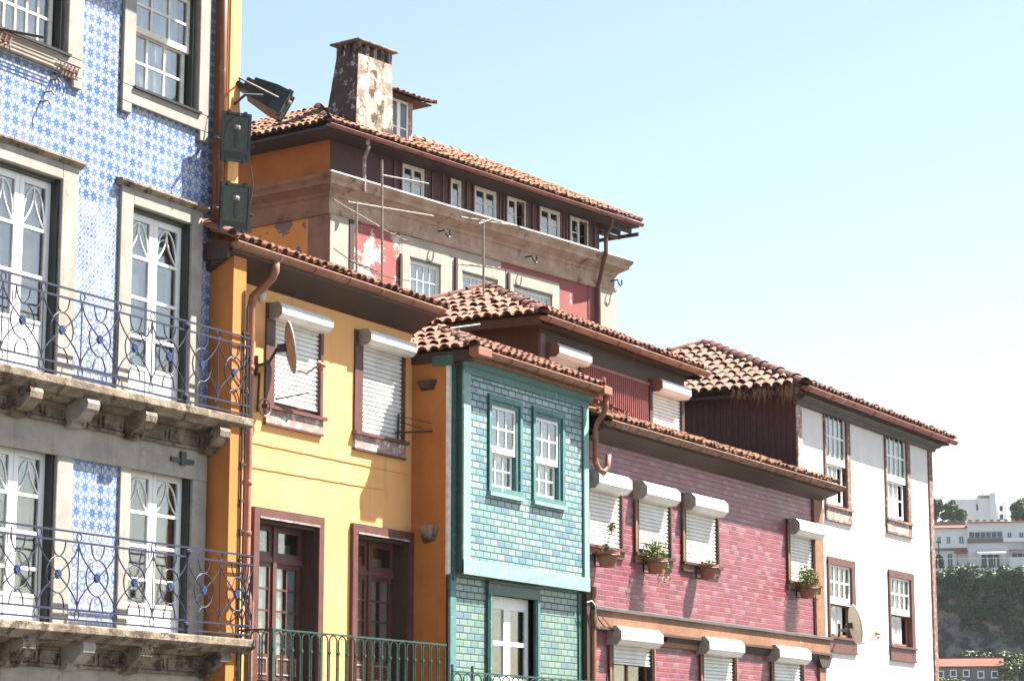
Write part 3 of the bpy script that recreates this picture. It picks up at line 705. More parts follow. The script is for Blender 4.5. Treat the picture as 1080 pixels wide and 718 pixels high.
# ================================================================== YELLOW HOUSE
yh = empty('yellow_house', (26.42, YB, 0), 'yellow plastered house with brown framed doors between the blue tiled and teal tiled houses', 'house')
XC = 31.47
def yr(tl, br): return rect(tl, br, YB)
W1 = (at(279, 380, YB)[0], at(339.5, 390, YB)[0], 6.80, 8.26); W2 = (at(373, 400, YB)[0], at(426, 410, YB)[0], 6.72, 8.26)
G1 = (at(269.5, 600, YB)[0], at(333, 600, YB)[0], 2.6, 5.19); G2 = (at(374, 600, YB)[0], at(428.5, 610, YB)[0], 2.6, 5.19)
wl = MB(); wall_holes(wl, 26.42, XC, 0, 8.75, YB, [W1, W2, G1, G2], .26, 'yellow', 'maroon')
wl.box(26.44, XC, YB+1.6, YB+7, 0, 8.7, 'orange'); wl.face([(26.42, YB, 0), (26.42, YB+7, 0), (26.42, YB+7, 8.7), (26.42, YB, 8.7)], 'orange')
wl.build('wall', None, yh)
ye = 18.58; zg = at(285, 272, ye)[1]+.02
rf = MB()
rf.profx([(ye-.02, zg-.03), (ye-.02, zg-.1), (YB+.01, zg-.34), (YB+.01, zg-.27)], 26.0, 31.5, 'darkwood')
rf.box(25.98, 31.5, ye+.06, ye+.10, zg-.14, zg+.05, 'darkwood')
tiles(rf, (25.95, ye-.02, zg+.05), (1, 0, 0), (0, 1, 0), .395, [(0, 0), (5.75, 0), (5.75, 3.6), (0, 3.6)], m='clay')
ridge(rf, (25.95, ye+.0, zg+.12), (25.95, ye+3.6, zg+.12+3.6*.395), r=.10, L=.42)
ridge(rf, (25.6, ye+3.6, zg+.04+3.6*.395), (31.9, ye+3.6, zg+.04+3.6*.395), r=.11, L=.42)
rf.profx([(ye+3.6, zg+3.6*.39), (ye+8, zg-.3), (ye+3.6, zg-.5)], 26.0, 31.6, 'mortar')
rf.box(25.93, 25.99, ye+.02, ye+3.4, zg-.2, zg+.03, 'darkwood')
rf.build('roof', None, yh)
gutter(26.0, 31.62, ye-.02, zg+.03, .085, yh, 'copper')
p = MB(); zz = zg-.05
PX_ = at(261, 500, 18.87)[0]; GX_ = at(289, 285, ye)[0]
p.tube([(GX_, ye-.02, zz+.04), (GX_, ye-.02, zz-.14), (GX_-.02, ye+.01, zz-.24), (PX_+.1, ye+.15, zz-.36), (PX_, 18.83, zz-.5), (PX_, 18.87, zz-.7), (PX_, 18.87, 4.15), (PX_, 18.80, 4.0), (PX_, 18.80, 0)], .062, 10)
for z in (7.2, 5.6, 4.9): p.lathe([(.07, 0), (.075, .01), (.075, .05), (.07, .06)], (PX_, 18.87, z), 10)
p.build('downpipe', 'copper', yh, smooth=True)
p = MB(); 
PX_ = at(261, 500, 18.87)[0]
for x_, r_ in ((26.36, .016), (26.44, .013)): p.tube([(x_, 18.6, 8.2-.2*(x_ > 26.4)), (x_, 18.6, 2.6)], r_, 5)
for z in (7.6, 6.6, 5.8, 5.3, 4.9, 4.5, 4.1): p.box(26.34, 26.46, 18.585, 18.61, z, z+.03)
p.build('cable', 'black', yh)
p = MB(); zc_ = at(290, 497, YB)[1]
for i, (pa, pb) in enumerate((((264, 466), (430, 500)), ((264, 492), (402, 516)))):
    a = at(*pa, YB); b_ = at(*pb, YB); p.tube([(a[0]+(b_[0]-a[0])*t, YB-.008, a[1]+(b_[1]-a[1])*t+.004*sin(t*40)) for t in [i/16 for i in range(17)]], .007, 4)
p.build('wall_cable', 'yellow', yh)
rb = W1[0]
roller_window(yh, W1[0], W1[1], W1[2], W1[3], YB, at(310, 426, YB)[1], 'maroon', (at(296, 320, 18.8)[0]-.03, at(349, 333, 18.8)[0]), .22, .24, 'palewood', fl=.22, fr=.07, sillh=.2, label='window whose shutter stops short of the sill')
roller_window(yh, W2[0], W2[1], W2[2], W2[3], YB, W2[2]+.03, 'maroon', (at(390, 350, 18.8)[0]-.03, at(437, 360, 18.8)[0]), .22, .24, 'palewood', fl=.22, fr=.05, sillh=.2, label='window with its shutter fully down')

def brown_door(D, open_right=False, lab=None):
    x0, x1, z0, z1 = D; y = YB
    f = MB(); t = .13
    f.box(x0-t, x0, y-.06, y+.02, z0, z1, 'maroon'); f.box(x1, x1+t, y-.06, y+.02, z0, z1, 'maroon'); f.box(x0-t, x1+t, y-.061, y+.02, z1, z1+t+.02, 'maroon')
    f.box(x0, x1, y-.07, y+.02, z1-.0, z1+.025, 'palewood'); f.box(x0, x0+.04, y-.02, y+.26, z0, z1-.002, 'maroon'); f.box(x1-.04, x1, y+.005, y+.26, z0, z1-.002, 'darkwood'); f.box(x0+.04, x1-.04, y+.01, y+.26, z1-.05, z1-.002, 'darkwood')
    door = f.build('balcony_door', None, yh, label=lab); a, b = x0+.04, x1-.04; xm = (a+b)/2; y2 = y+.22
    m = MB(); m.box(xm-.045, xm+.045, y2-.03, y2+.05, z0, z1-.05, 'maroon'); m.box(a, b, y2-.02, y2+.05, z1-.56, z1-.48, 'maroon')
    frame(m, a, xm-.045, z1-.48, z1-.05, y2, y2+.04, .07, 'maroon'); frame(m, xm+.045, b, z1-.48, z1-.05, y2, y2+.04, .07, 'maroon')
    m.build('transom', None, door); pane(a, b, z1-.46, z1-.1, y2+.02, door)
    for k, (l0, l1) in enumerate(((a, xm-.045), (xm+.045, b))):
        lf = MB(); yy = y2 + (.0 if k == 0 else .02)
        frame(lf, l0, l1, z0, z1-.56, yy, yy+.045, .065, 'maroon', True, .75)
        zb, zt = z0+.75, z1-.56-.065
        lf.box((l0+l1)/2-.013, (l0+l1)/2+.013, yy+.005, yy+.04, zb, zt, 'maroon')
        for j in range(1, 4): z = zb+(zt-zb)*j/4; lf.box(l0+.06, l1-.06, yy+.006, yy+.038, z-.013, z+.013, 'maroon')
        for q in ((z0+.08, z0+.4), (z0+.46, z0+.7)): frame(lf, l0+.09, l1-.09, q[0], q[1], yy-.012, yy+.01, .02, 'palewood' if q[0] > z0+.4 else 'maroon')
        leaf = lf.build('door_leaf', None, door, label=None); pane(l0+.06, l1-.06, zb, zt, yy+.02, leaf)
    c = MB()
    for k in range(4):
        q0 = a+(b-a)*k/4; cloth(c, q0+.03, q0+(b-a)/4-.03, z0, z1-.55, y2+.065, .010, .12)
    c.box(a, b, y2+.2, y2+.21, z1-.5, z1-.25); c.build('curtain', 'curtain' if not open_right else 'cream', door)
    r = MB(); room(r, x0, x1, z0, z1, y2+.06); r.build('room_interior', None, door)
brown_door(G1, lab='maroon double door with white net curtains behind its panes'); brown_door(G2, True, lab='maroon double door half in shadow beside the shaded yellow side wall')

# green balcony railing of hooped bars
yg = 18.26
bal = MB(); xg0, xg1 = at(287.5, 663, yg)[0], at(470, 684, yg)[0]; zgt = at(287.5, 663, yg)[1]
bal.box(26.9, 31.44, yg-.05, YB-.005, 2.35, 2.55); balr = bal.build('balcony', 'oldstone', yh)
r = MB()
r.box(xg0, xg1, yg-.018, yg+.018, zgt-.012, zgt+.012); r.box(xg0, xg1, yg-.015, yg+.015, 2.62, 2.65); r.box(xg0-.015, xg0+.015, yg, YB, zgt-.012, zgt+.012)
r.box(xg0-.022, xg0+.022, yg-.022, yg+.022, 2.5, zgt+.01)
n = 20; pw = (xg1-xg0)/n; rb_ = .0115
for i in range(n):
    a, b_ = xg0+pw*i+.022, xg0+pw*(i+1)-.022
    pts = [(a, yg, 2.64), (a, yg, zgt-.1)] + [((a+b_)/2-(b_-a)/2*cos(pi*t/8), yg, zgt-.1+.085*sin(pi*t/8)) for t in range(1, 8)] + [(b_, yg, zgt-.1), (b_, yg, 2.64)]
    r.tube(pts, rb_, 6); r.lathe([(0, -.02), (.022, -.02), (.022, .02), (0, .02)], (xg0+pw*i, yg-.01, zgt-.26), 8, T=Matrix.Rotation(pi/2, 4, 'X'))
for i in range(4):
    y0_ = yg+(YB-yg)*i/4+.02; y1_ = yg+(YB-yg)*(i+1)/4-.02
    r.tube([(xg0, y0_, 2.64), (xg0, y0_, zgt-.1)]+[(xg0, (y0_+y1_)/2-(y1_-y0_)/2*cos(pi*t/8), zgt-.1+.085*sin(pi*t/8)) for t in range(1, 8)]+[(xg0, y1_, zgt-.1), (xg0, y1_, 2.64)], rb_, 6)
r.build('railing', 'iron_green', balr)
# small things on the walls
d = MB(); x, z = at(276, 312, 18.98); d.lathe([(0, 0), (.075, 0), (.08, .03), (.055, .06), (0, .075)], (x, 18.99, z), 16, T=Matrix.Rotation(pi/2, 4, 'X'))
for k in range(4): d.tube([(x-.045+.03*k, 18.97, z-.06), (x-.045+.03*k, 18.97, z-.10)], .008, 5)
j = d.build('junction_box', 'oldwhite', None, smooth=True); centre_root(j, (x, 18.99, z)); tag(j, 'round white cable box on the yellow wall just under the eave', 'junction box')

# ================================================================== TEAL HOUSE (projecting upper storey)
YT, YL = 18.18, 18.33
XT0, XT1 = 31.64, 35.86
th = empty('teal_tiled_house', (XC, YL, 0), 'narrow house clad in turquoise glazed tiles with a jutting upper storey and two sash windows', 'house')
def t_(tl, br, Y=YT): return rect(tl, br, Y)
zb = at(487.6, 604.4, YT)[1]; zt = 7.93
TW1 = (at(514.5, 440, YT)[0], at(549.5, 450, YT)[0], at(515, 517, YT)[1], at(513.4, 415, YT)[1]); TW2 = (at(561, 440, YT)[0], at(594, 450, YT)[0], TW1[2]+.0, TW1[3])
wl = MB(); wall_holes(wl, XT0, XT1, zb, zt, YT, [(a+.05, b-.05, c+.05, d-.05) for a, b, c, d in (TW1, TW2)], .12, 'teal', 'darkgreen')
wl.face([(XT0, YT, zb), (XT0, YT, zt), (XT0, YL+.2, zt), (XT0, YL+.2, zb)], 'darkgreen'); wl.face([(XT1, YT, zb), (XT1, YT, zt), (XT1, 20, zt), (XT1, 20, zb)], 'paleteal')
wl.face([(XT0, YT, zb), (XT1, YT, zb), (XT1, YL+.1, zb), (XT0, YL+.1, zb)], 'darkgreen')
wl.box(XT0, XT1, YT+1.5, 23, 0, 8.1, 'orange')
wl.box(XC, XC+.005, YL+.02, YB+.3, 0, 8.05, 'orange')     # yellow side wall of the projection, shade painted in as orange
wl.box(XC, XC+.4, YB, 23, 0, 8.05, 'orange')
wl.build('wall', None, th)
lw = MB(); TD = (at(518, 640, YL)[0]-.03, at(563, 650, YL)[0], 2.3, at(518, 626.5, YL)[1]+.0)
wall_holes(lw, XC+.04, 35.88, 0, zb+.05, YL, [TD], .2, 'teallow', 'darkgreen'); lw.build('lower_wall', None, th)
tr = MB()
tr.box(XC-.02, XC+.02, YL-.02, YL+.03, 0, zb-.02, 'black'); tr.box(XC+.02, XC+.20, YL-.03, YL+.02, 0, zb-.0, 'tealpaint')
tr.box(35.78, 35.90, YL-.025, YL+.02, 0, zb-.01, 'darkgreen')
# strips at the projecting corner
tr.box(XC-.012, XC+.07, YL-.005, YL+.05, zb-.05, 7.92, 'oldwhite'); tr.box(XC+.07, XT0-.002, YL-.06, YL+.03, zb-.1, 7.9, 'darkgreen')
tr.box(XT0-.03, XT0+.19, YT-.035, YT+.0-.002, zb, 7.80, 'paleteal'); tr.box(XT1-.16, XT1+.02, YT-.034, YT-.002, zb, 7.80, 'paleteal'); tr.box(XT1-.185, XT1-.165, YT-.02, YT-.002, zb+.2, 7.6, 'darkgreen')
tr.box(XT0-.03, XT1+.02, YT-.045, YT-.002, zb-.01, zb+.22, 'paleteal')
tr.box(XT0-.03, XT1+.02, YT-.036, YT-.002, 7.80, zt+.05, 'tealpaint')
tr.profx([(YT-.037, 7.90), (YT-.08, 7.93), (YT-.11, 7.99), (YT-.20, 8.0), (YT-.20, 8.04), (YT-.037, 8.04)], XT0-.1, XT1+.08, 'tealpaint')
tr.build('trim', None, th, bevel=.006)
def teal_window(W):
    x0, x1, z0, z1 = W
    f = MB(); frame(f, x0, x1, z0, z1, YT-.035, YT+.02, .075, 'tealpaint'); frame(f, x0-.012, x1+.012, z0-.012, z1+.012, YT-.022, YT+.01, .013, 'darkgreen')
    f.box(x0-.02, x1+.02, YT-.07, YT, z0-.075, z0-.012, 'paleteal'); f.box(x1-.15, x1-.075, YT+.0, YT+.14, z0+.06, z1-.06, 'tealpaint')
    f.box(x0+.075, x1-.15, YT+.0, YT+.14, z1-.15, z1-.075, 'tealpaint')
    w_ = f.build('window', None, th); a, b, c, d = x0+.075, x1-.15, z0+.09, z1-.15; zm = c+(d-c)*.42
    u = MB(); grid_sash(u, a, b, zm, d, YT+.02, 3, 2, t=.05, mt=.028, bot=.10); 
    for i in range(4): xx = a+.04+(b-a-.08)*i/3; u.box(xx-.025, xx+.025, YT+.025, YT+.05, zm+.05, zm+.16)
    u.build('sash', None, w_)
    l = MB(); grid_sash(l, a, b-.03, c, zm+.02, YT+.07, 3, 2, t=.045, mt=.026); l.build('sash', None, w_)
    pane(a, b, zm, d, YT+.035, w_); pane(a, b-.03, c, zm, YT+.085, w_)
    cm = MB(); cloth(cm, a, b-.12, c, d, YT+.16, .015, .11, 'curtain'); cloth(cm, b-.10, b, c, zm, YT+.15, .01, .06, 'cream'); cm.build('curtain', None, w_)
    r = MB(); room(r, x0, x1, z0, z1, YT+.15); r.build('room_interior', None, w_)
teal_window(TW1); teal_window(TW2)
# white lower door
x0, x1, z0, z1 = TD
f = MB(); f.box(x0-.14, x0, YL-.05, YL+.12, z0, z1+.02, 'darkgreen'); f.box(x1, x1+.13, YL-.05, YL+.12, z0, z1+.02, 'darkgreen'); f.box(x0-.14, x1+.13, YL-.051, YL+.12, z1, z1+.17, 'darkgreen')
f.box(x0-.10, x0-.03, YL-.065, YL-.05, z0, z1, 'tealpaint'); f.box(x1+.03, x1+.10, YL-.065, YL-.05, z0, z1, 'tealpaint'); f.box(x0-.16, x1+.15, YL-.08, YL-.0, z1+.17, z1+.20, 'black')
dr = f.build('balcony_door', None, th); xm = (x0+x1)/2
for (a, b) in ((x0+.01, xm-.003), (xm+.003, x1-.01)):
    l = MB(); st = .10; l.box(a, a+st, YL+.1, YL+.14, z0, z1); l.box(b-st, b, YL+.1, YL+.14, z0, z1); l.box(a, b, YL+.102, YL+.138, z1-.2, z1)
    q = z1-.2
    for k in range(4): l.box(a, b, YL+.103, YL+.137, q-.5-.07, q-.5); q -= .57
    lf = l.build('door_leaf', 'white', dr); pane(a+st, b-st, z0, z1-.2, YL+.12, lf)
c = MB(); cloth(c, x0, x1, z0, z1, YL+.55, .02, .14); c.build('curtain', 'capgrey', dr)
r = MB(); room(r, x0, x1, z0, z1, YL+.16); r.build('room_interior', None, dr)
# lean-to roof with hipped left end
yt = 17.88; zgt_ = at(505, 376, 17.88)[1]+.08
rf = MB(); xl, xr = 31.42, 35.95; run = 1.5; tn = .435
tiles(rf, (xl, yt, zgt_+.02), (1, 0, 0), (0, 1, 0), tn, [(0, 0), (xr-xl, 0), (xr-xl, run), (run, run)], m='clay', pitch=.2)
tiles(rf, (xl, yt+4.2, zgt_+.02), (0, -1, 0), (1, 0, 0), tn, [(0, 0), (4.2, 0), (4.2-run, run), (0, run)], m='clay', pitch=.2)
ridge(rf, (xl-.02, yt-.02, zgt_+.07), (xl+run, yt+run, zgt_+.06+run*tn), r=.08, nub=1, m='ridge')
ridge(rf, (xl+run-.1, yt+run-.02, zgt_+.02+run*tn), (xr+.3, yt+run-.02, zgt_+.02+run*tn), r=.075, L=.62, nub=1, m='ridge')
rf.profx([(yt+.08, zgt_-.03), (yt+.08, zgt_-.12), (YT-.03, zgt_-.10), (YT-.03, zgt_-.02)], XT0-.1, xr-.05, 'brownwood')
rf.box(xl+.02, XT0+.0, yt+.1, YB+.8, 7.96, zgt_-.0, 'darkwood')
rf.box(xl-.0, xl+.02, YL-.10, YL+.28, 7.9, 8.06, 'darkgreen')
rf.build('roof', None, th)
gt = gutter(xl+.05, xr+.02, yt-.02, zgt_+.01, .075, th, 'copper')
g = MB(); g.box(xl-.02, xl+.42, yt-.11, yt+.07, zgt_-.09, zgt_+.06); g.build('gutter_box', 'copper', gt, bevel=.02)
g = MB(); g.box(xr-.24, xr+.08, yt-.12, yt+.07, zgt_-.10, zgt_+.05); g.box(xr-.06, xr+.0, yt-.03, yt+.05, zgt_+.04, zgt_+.22); g.build('gutter_box', 'copper', gt, bevel=.02)
p = MB(); xp = 35.97
p.tube([(xp-.02, yt-.02, zgt_-.08), (xp-.02, yt-.02, zgt_-.3), (xp+.0, yt+.05, zgt_-.42), (xp+.05, yt+.18, zgt_-.55), (xp+.06, yt+.22, zgt_-.7), (xp+.06, yt+.22, zgt_-1.2), (xp+.10, yt+.18, zgt_-1.33), (xp+.25, yt+.15, zgt_-1.36), (xp+.34, yt+.13, zgt_-1.25), (xp+.36, yt+.12, zgt_-1.05)], .05, 10)
p.build('downpipe', 'copper', th, smooth=True)
p = MB(); p.box(35.93, 36.10, YL-.10, YL-.02, 0, 4.9, 'darkwood'); p.tube([(36.13, YL-.12, 0), (36.13, YL-.12, 4.0), (36.15, YL-.12, 4.15), (36.15, YL-.12, 4.8)], .05, 8, 'copper')  # dark strip added to stand for the shade in the gap beside the pipe
p.tube([(35.85, YL-.14, 4.52), (35.95, YL-.18, 4.55), (36.05, YL-.2, 4.48), (36.12, YL-.18, 4.3), (36.2, YL-.2, 4.1)], .012, 5, 'oldwhite'); p.build('waste_pipe_and_gap_shade', None, th)
# lower balcony
yq = 17.55; xa, xb = at(477, 707.5, yq)[0], at(640, 716, yq)[0]; zq = at(477, 707.5, yq)[1]
b = MB(); b.box(xa, xb, yq, YL-.03, 2.1, 2.3); bb = b.build('balcony', 'oldstone', th)
r = MB(); r.box(xa, xb+.2, yq-.015, yq+.015, zq-.012, zq+.012); r.box(xb+.0, xb+1.1, yq+.2, yq+.23, zq-.06, zq-.035)
n = 17; pw = (xb-xa)/n
for i in range(n):
    a, b_ = xa+pw*i+.03, xa+pw*(i+1)-.03
    r.tube([(a, yq, 2.3), (a, yq, zq-.11)] + [((a+b_)/2-(b_-a)/2*cos(pi*t/8), yq, zq-.11+.09*sin(pi*t/8)) for t in range(1, 8)] + [(b_, yq, zq-.11), (b_, yq, 2.3)], .011, 6)
for x in (xa, xa+pw*2, xb): r.box(x-.015, x+.015, yq-.015, yq+.015, 2.3, zq+.1)
r.build('railing', 'iron_green', bb)

# ================================================================== BROWN TOP STOREY set back behind the teal and crimson houses
YN, yn = 19.4, 19.08
bh = empty('brown_timber_house', (36.4, YN, 0), 'set-back dark brown upper storey with red ribbed cladding and two white shutters', 'house')
XN0, XN1 = 36.45, 42.55
xe, ze = at(572, 333, yn)
BW1 = (at(579, 380, YN)[0]-.15, at(612, 385, YN)[0], 8.55, at(583, 371, YN)[1]+.12); BW2 = (at(684, 420, YN)[0], at(719, 430, YN)[0], 8.1, at(693, 408, YN)[1]+.12)
wl = MB(); wall_holes(wl, XN0, XN1, 4, ze-.05, YN, [BW1, BW2], .15, 'darkwood')
wl.face([(XN0, YN, 4), (XN0, YN+5, 4), (XN0, YN+5, ze-.05), (XN0, YN, ze-.05)], 'darkwood'); wl.face([(XN1, YN, 4), (XN1, YN+5, 4), (XN1, YN+5, ze-.05), (XN1, YN, ze-.05)], 'darkwood')
wl.box(BW1[0]-.25, BW1[0]-.02, YN-.04, YN-.002, 7, ze-.2, 'darkwood'); wl.box(XN0-.05, XN0+.10, YN-.05, YN-.0, 7, ze-.2, 'maroon')
wl.build('wall', None, bh)
rm = MB(); x0, x1 = BW1[1]+.05, BW2[0]-.05; zt = at(640, 393, YN)[1]; k = .085; n = int((x1-x0)/k)
for i in range(n):
    a = x0+i*k
    rm.face([(a, YN-.01, 7.6), (a+k*.4, YN-.01, 7.6), (a+k*.4, YN-.01, zt), (a, YN-.01, zt)])
    rm.extr([(a+k*.4, YN-.01, 7.6), (a+k*.55, YN-.045, 7.6), (a+k*.85, YN-.045, 7.6), (a+k, YN-.01, 7.6)], (0, 0, 0), (0, 0, zt-7.6))
rm.box(x0, x1, YN-.06, YN-.004, zt, zt+.05); rm.build('ribbed_cladding', 'redmetal', bh)
roller_window(bh, BW1[0], BW1[1], BW1[2], BW1[3], YN, BW1[2], 'darkwood', (at(588, 362, YN-.2)[0]-.02, at(622, 372, YN-.2)[0]), .24, .24, fl=.12, sill=False, label='white shutter nearest the antenna, mostly behind the roof below', capm='brownwood')
roller_window(bh, BW2[0], BW2[1], BW2[2], BW2[3], YN, BW2[2], 'darkwood', (at(697, 400, YN-.2)[0]-.02, at(727, 410, YN-.2)[0]), .24, .24, fl=.13, sill=False, label='white shutter at the end beside the corrugated side wall', capm='brownwood')
rf = MB(); rx, ry, tn = 2.5, 2.5, .455; xr = at(745, 392, yn)[0]; L = xr-xe; D = 5.0
tiles(rf, (xe, yn, ze+.03), (1, 0, 0), (0, 1, 0), tn, [(0, 0), (L, 0), (rx+.4, ry), (rx, ry)], m='clay', pitch=.2)
tiles(rf, (xe, yn+D, ze+.03), (0, -1, 0), (1, 0, 0), tn, [(0, 0), (D, 0), (D/2, rx)], m='clay', pitch=.2, jit=1.5)
za = ze+.03+ry*tn
ridge(rf, (xe-.02, yn-.02, ze+.05), (xe+rx, yn+ry, za+.03), r=.11, m='ridge_dark', L=.36)
ridge(rf, (xe-.02, yn+D, ze+.07), (xe+rx, yn+ry, za+.03), r=.11, m='ridge_dark', L=.36)
ridge(rf, (xe+rx, yn+ry, za+.02), (xe+rx+.4, yn+ry, za+.02), r=.10, m='ridge'); ridge(rf, (xr, yn, ze+.06), (xe+rx+.4, yn+ry, za+.02), r=.09, m='ridge', nub=1, L=.62)
rf.face([(xe+rx, yn+ry, za-.05), (xe+rx+.4, yn+ry, za-.05), (xr, yn+D, ze), (xe, yn+D, ze)], 'mortar'); rf.face([(xr, yn, ze), (xr, yn+D, ze), (xe+rx+.4, yn+ry, za-.08)], 'mortar')
rf.box(xe+.06, xr-.04, yn+.08, YN+.02, ze-.10, ze-.06, 'darkwood'); rf.box(xe+.06, XN0+.02, yn+.08, yn+D, ze-.101, ze-.061, 'darkwood'); rf.box(xe+.03, xe+.08, yn+.05, yn+D, ze-.13, ze+.02, 'darkwood')
rf.box(XN1-.1, xr-.04, yn+.08, yn+D, ze-.10, ze-.06, 'darkwood')
rf.build('roof', None, bh)
gutter(xe, xr, yn-.02, ze+.0, .08, bh, 'copper')

# ================================================================== CRIMSON HOUSE
YP = 18.3; XP0, XP1 = 36.0, 46.95
ph = empty('crimson_tiled_house', (XP0, YP, 0), 'house clad in crimson glazed tiles with white roller shutters and a brown ledge', 'house')
zs_ = at(668, 582, YP)[1]-.0; ztop = 6.78
def px(x, y): return at(x, y, YP)[0]
PW = [(36.05, px(656, 540), 0, 0, (628, 666), 0, 500), (px(668, 540), px(707, 540), 0, 0, (682, 717), .09, 580), (px(718, 550), px(757, 550), 0, 0, (733, 767), .0, 590), (px(829, 570), px(862, 575), 0, 0, (842, 869), .0, 600)]
ups = [(p[0], p[1], zs_, ztop) for p in PW]
LWp = [(px(641, 700), px(688, 700), (655, 699), 700, 3.9), (px(737, 700), px(775, 710), (748, 785), 710, 0), (px(812, 710), px(846, 712), (822, 855), 712, 0)]
zl0, zl1 = 2.6, at(665, 672, YP)[1]+.15
lows = [(p[0], p[1], zl0, zl1) for p in LWp]
zlt, zlb = at(640, 640.4, YP-.12)[1], at(640, 661, YP-.12)[1]
wl = MB(); wall_holes(wl, XP0, XP1-.0, 0, 7.42, YP, ups+lows, .17, 'pink', 'darkwood'); wl.box(XP0, XP1, YP+1.6, 22, 0, 7.4, 'redboard')
wl.face([(XP1, YP, 0), (XP1, 22, 0), (XP1, 22, 7.4), (XP1, YP, 7.4)], 'brownwood'); wl.build('wall', None, ph)
labs = ['shutter cut off by the turquoise house', 'shutter raised a hand above its sill behind the fern', 'closed shutter right of the fern window', 'closed shutter beside the corner post']
for i, p in enumerate(PW):
    b0, b1 = max(36.02, at(p[4][0], 505, YP-.26)[0]-.02), at(p[4][1], 515, YP-.26)[0]
    roller_window(ph, p[0], p[1], zs_, ztop, YP, zs_+.03+p[5], 'darkwood' if i else 'maroon', (b0, b1), .31, .27, fl=.17 if i else .05, fr=.05, sillh=.10, label=labs[i])
    t = MB(); t.box(p[0]-.0, p[0]+.06, YP-.05, YP-.031, zs_, ztop-.1); t.build('frame_batten', 'brownwood', ph)
labs = ['half raised shutter with cream curtains showing below', 'lower middle shutter under the ledge', 'lower shutter next to the corner bracket']
for i, p in enumerate(LWp):
    b0, b1 = at(p[2][0], 680, YP-.26)[0]-.02, at(p[2][1], 690, YP-.26)[0]
    roller_window(ph, p[0], p[1], zl0, zl1, YP, (at(665, 699, YP)[1] if i == 0 else zl0+.05), 'darkwood', (b0, b1), .31, .27, fl=.17, fr=.05, sill=True, label=labs[i], open_curtain='cream' if i == 0 else None)
    t = MB(); t.box(p[0]-.0, p[0]+.06, YP-.05, YP-.031, zl0, zl1-.1); t.box(p[1]-.005, p[1]+.04, YP-.05, YP-.031, zl0, zl1-.22); t.build('frame_batten', 'brownwood', ph)
lg = MB()
lg.box(36.1, XP1+.05, YP-.12, YP-.002, zlb, zlt-.02, 'brownwood')
lg.box(36.1, XP1+.12, YP-.17, YP-.002, zlt-.06, zlt-.0, 'slate'); lg.box(36.1, XP1+.10, YP-.14, YP-.002, zlb-.05, zlb-.003, 'darkwood')
lg.profx([(YP-.003, zlb-.051), (YP-.10, zlb-.051), (YP-.04, zlb-.17), (YP-.003, zlb-.17)], px(700, 690), XP1-.1, 'darkwood')
for (a, b) in ((LWp[0][1]+.05, LWp[1][0]-.05),): lg.box(a, b, YP-.06, YP-.004, zlb-.22, zlb-.13, 'brownwood')
lg.box(XP1-.50, XP1+.0, YP-.05, YP-.002, zlt, 7.32, 'brownwood'); lg.box(XP1-.54, XP1-.505, YP-.03, YP-.003, zlt, 7.3, 'darkwood')
lg.box(36.0, 36.45, YP-.06, YP-.002, 7.0, 7.3, 'brownwood')
lg.box(XP1-.38, XP1-.05, YP-.05, YP-.002, 0, zlb-.3, 'brownwood')
lg.extr([(XP1-.38, YP-.1, zlb-.3), (XP1+.02, YP-.1, zlb-.3), (XP1+.25, YP-.1, zlb-.05), (XP1-.6, YP-.1, zlb-.05), (XP1-.5, YP-.1, zlb-.16)], (0, 0, 0), (0, .09, 0), 'darkwood')
lg.build('ledge', None, ph, bevel=.006)
yp_ = 17.88; zp = at(720, 471, yp_)[1]+.08; xl, xr = 36.02, at(887, 512, yp_)[0]; run = 1.45; tn = .37
rf = MB(); tiles(rf, (xl, yp_, zp+.02), (1, 0, 0), (0, 1, 0), tn, [(.0, 0), (xr-xl-.1, 0), (xr-xl-1.2, run), (0, run)], m='clay_moss', pitch=.2, jit=1.5)
ridge(rf, (xl-.1, yp_+run-.02, zp+.02+run*tn), (xr-1.3, yp_+run-.02, zp+.02+run*tn), r=.07, L=.66, nub=1)
# loose tiles heaped where the two roofs meet
for i in range(9):
    tiles(rf, (xl+.95+.17*i, yp_+.55+random.uniform(-.02, .02), zp+.36), (1, .25, 0), (-.25, 1, 0), .50, [(0, 0), (.14, 0), (.14, .8), (0, .8)], m='clay', pitch=.2, base='clay') if i < 6 else None
rf.profx([(yp_+.06, zp-.03), (yp_+.06, zp-.13), (YP-.0, zp-.25), (YP-.0, zp-.16)], xl, xr-.05, 'darkwood')
rf.profx([(YP-.003, zp-.2), (YP-.16, zp-.14), (YP-.18, zp-.19), (YP-.07, zp-.25), (YP-.003, zp-.29)], xl, XP1, 'darkwood')
rf.face([(xl, yp_+run, zp+run*tn), (xr-1.2, yp_+run, zp+run*tn), (xr-1.2, 23, zp-.2), (xl, 23, zp-.2)], 'mortar')
rf.build('roof', None, ph)
gutter(xl, xr, yp_-.02, zp, .085, ph, 'rust')

# ================================================================== WHITE HOUSE
YW = 18.82; XW0, XW1 = 46.97, at(985, 600, YW)[0]
wh = empty('white_house', (XW0, YW, 0), 'white rendered house with a dark grey eaves band and a dark red corrugated side wall', 'house')
zc_ = 9.42; zbd = at(928, 452, YW)[1]
def wx(x, y): return at(x, y, YW)[0]
V1 = (wx(869, 480), wx(894, 485), at(870, 531, YW)[1], zbd+.0); V2 = (wx(933.2, 500), wx(957.5, 505), at(936, 546, YW)[1], zbd)
V3 = (wx(872.5, 600), wx(899, 610), at(940, 680, YW)[1]+.02, at(936.5, 604.4, YW)[1]); V4 = (wx(937.5, 640), wx(962, 645), at(940, 680, YW)[1], at(936.5, 604.4, YW)[1])
wl = MB(); wall_holes(wl, XW0, XW1, 0, zc_, YW, [V1, V2, V3, V4], .14, 'whitewall', 'maroon'); wl.box(XW0+.02, XW1, YW+1.5, 26, 0, zc_-.05, 'whitewall')
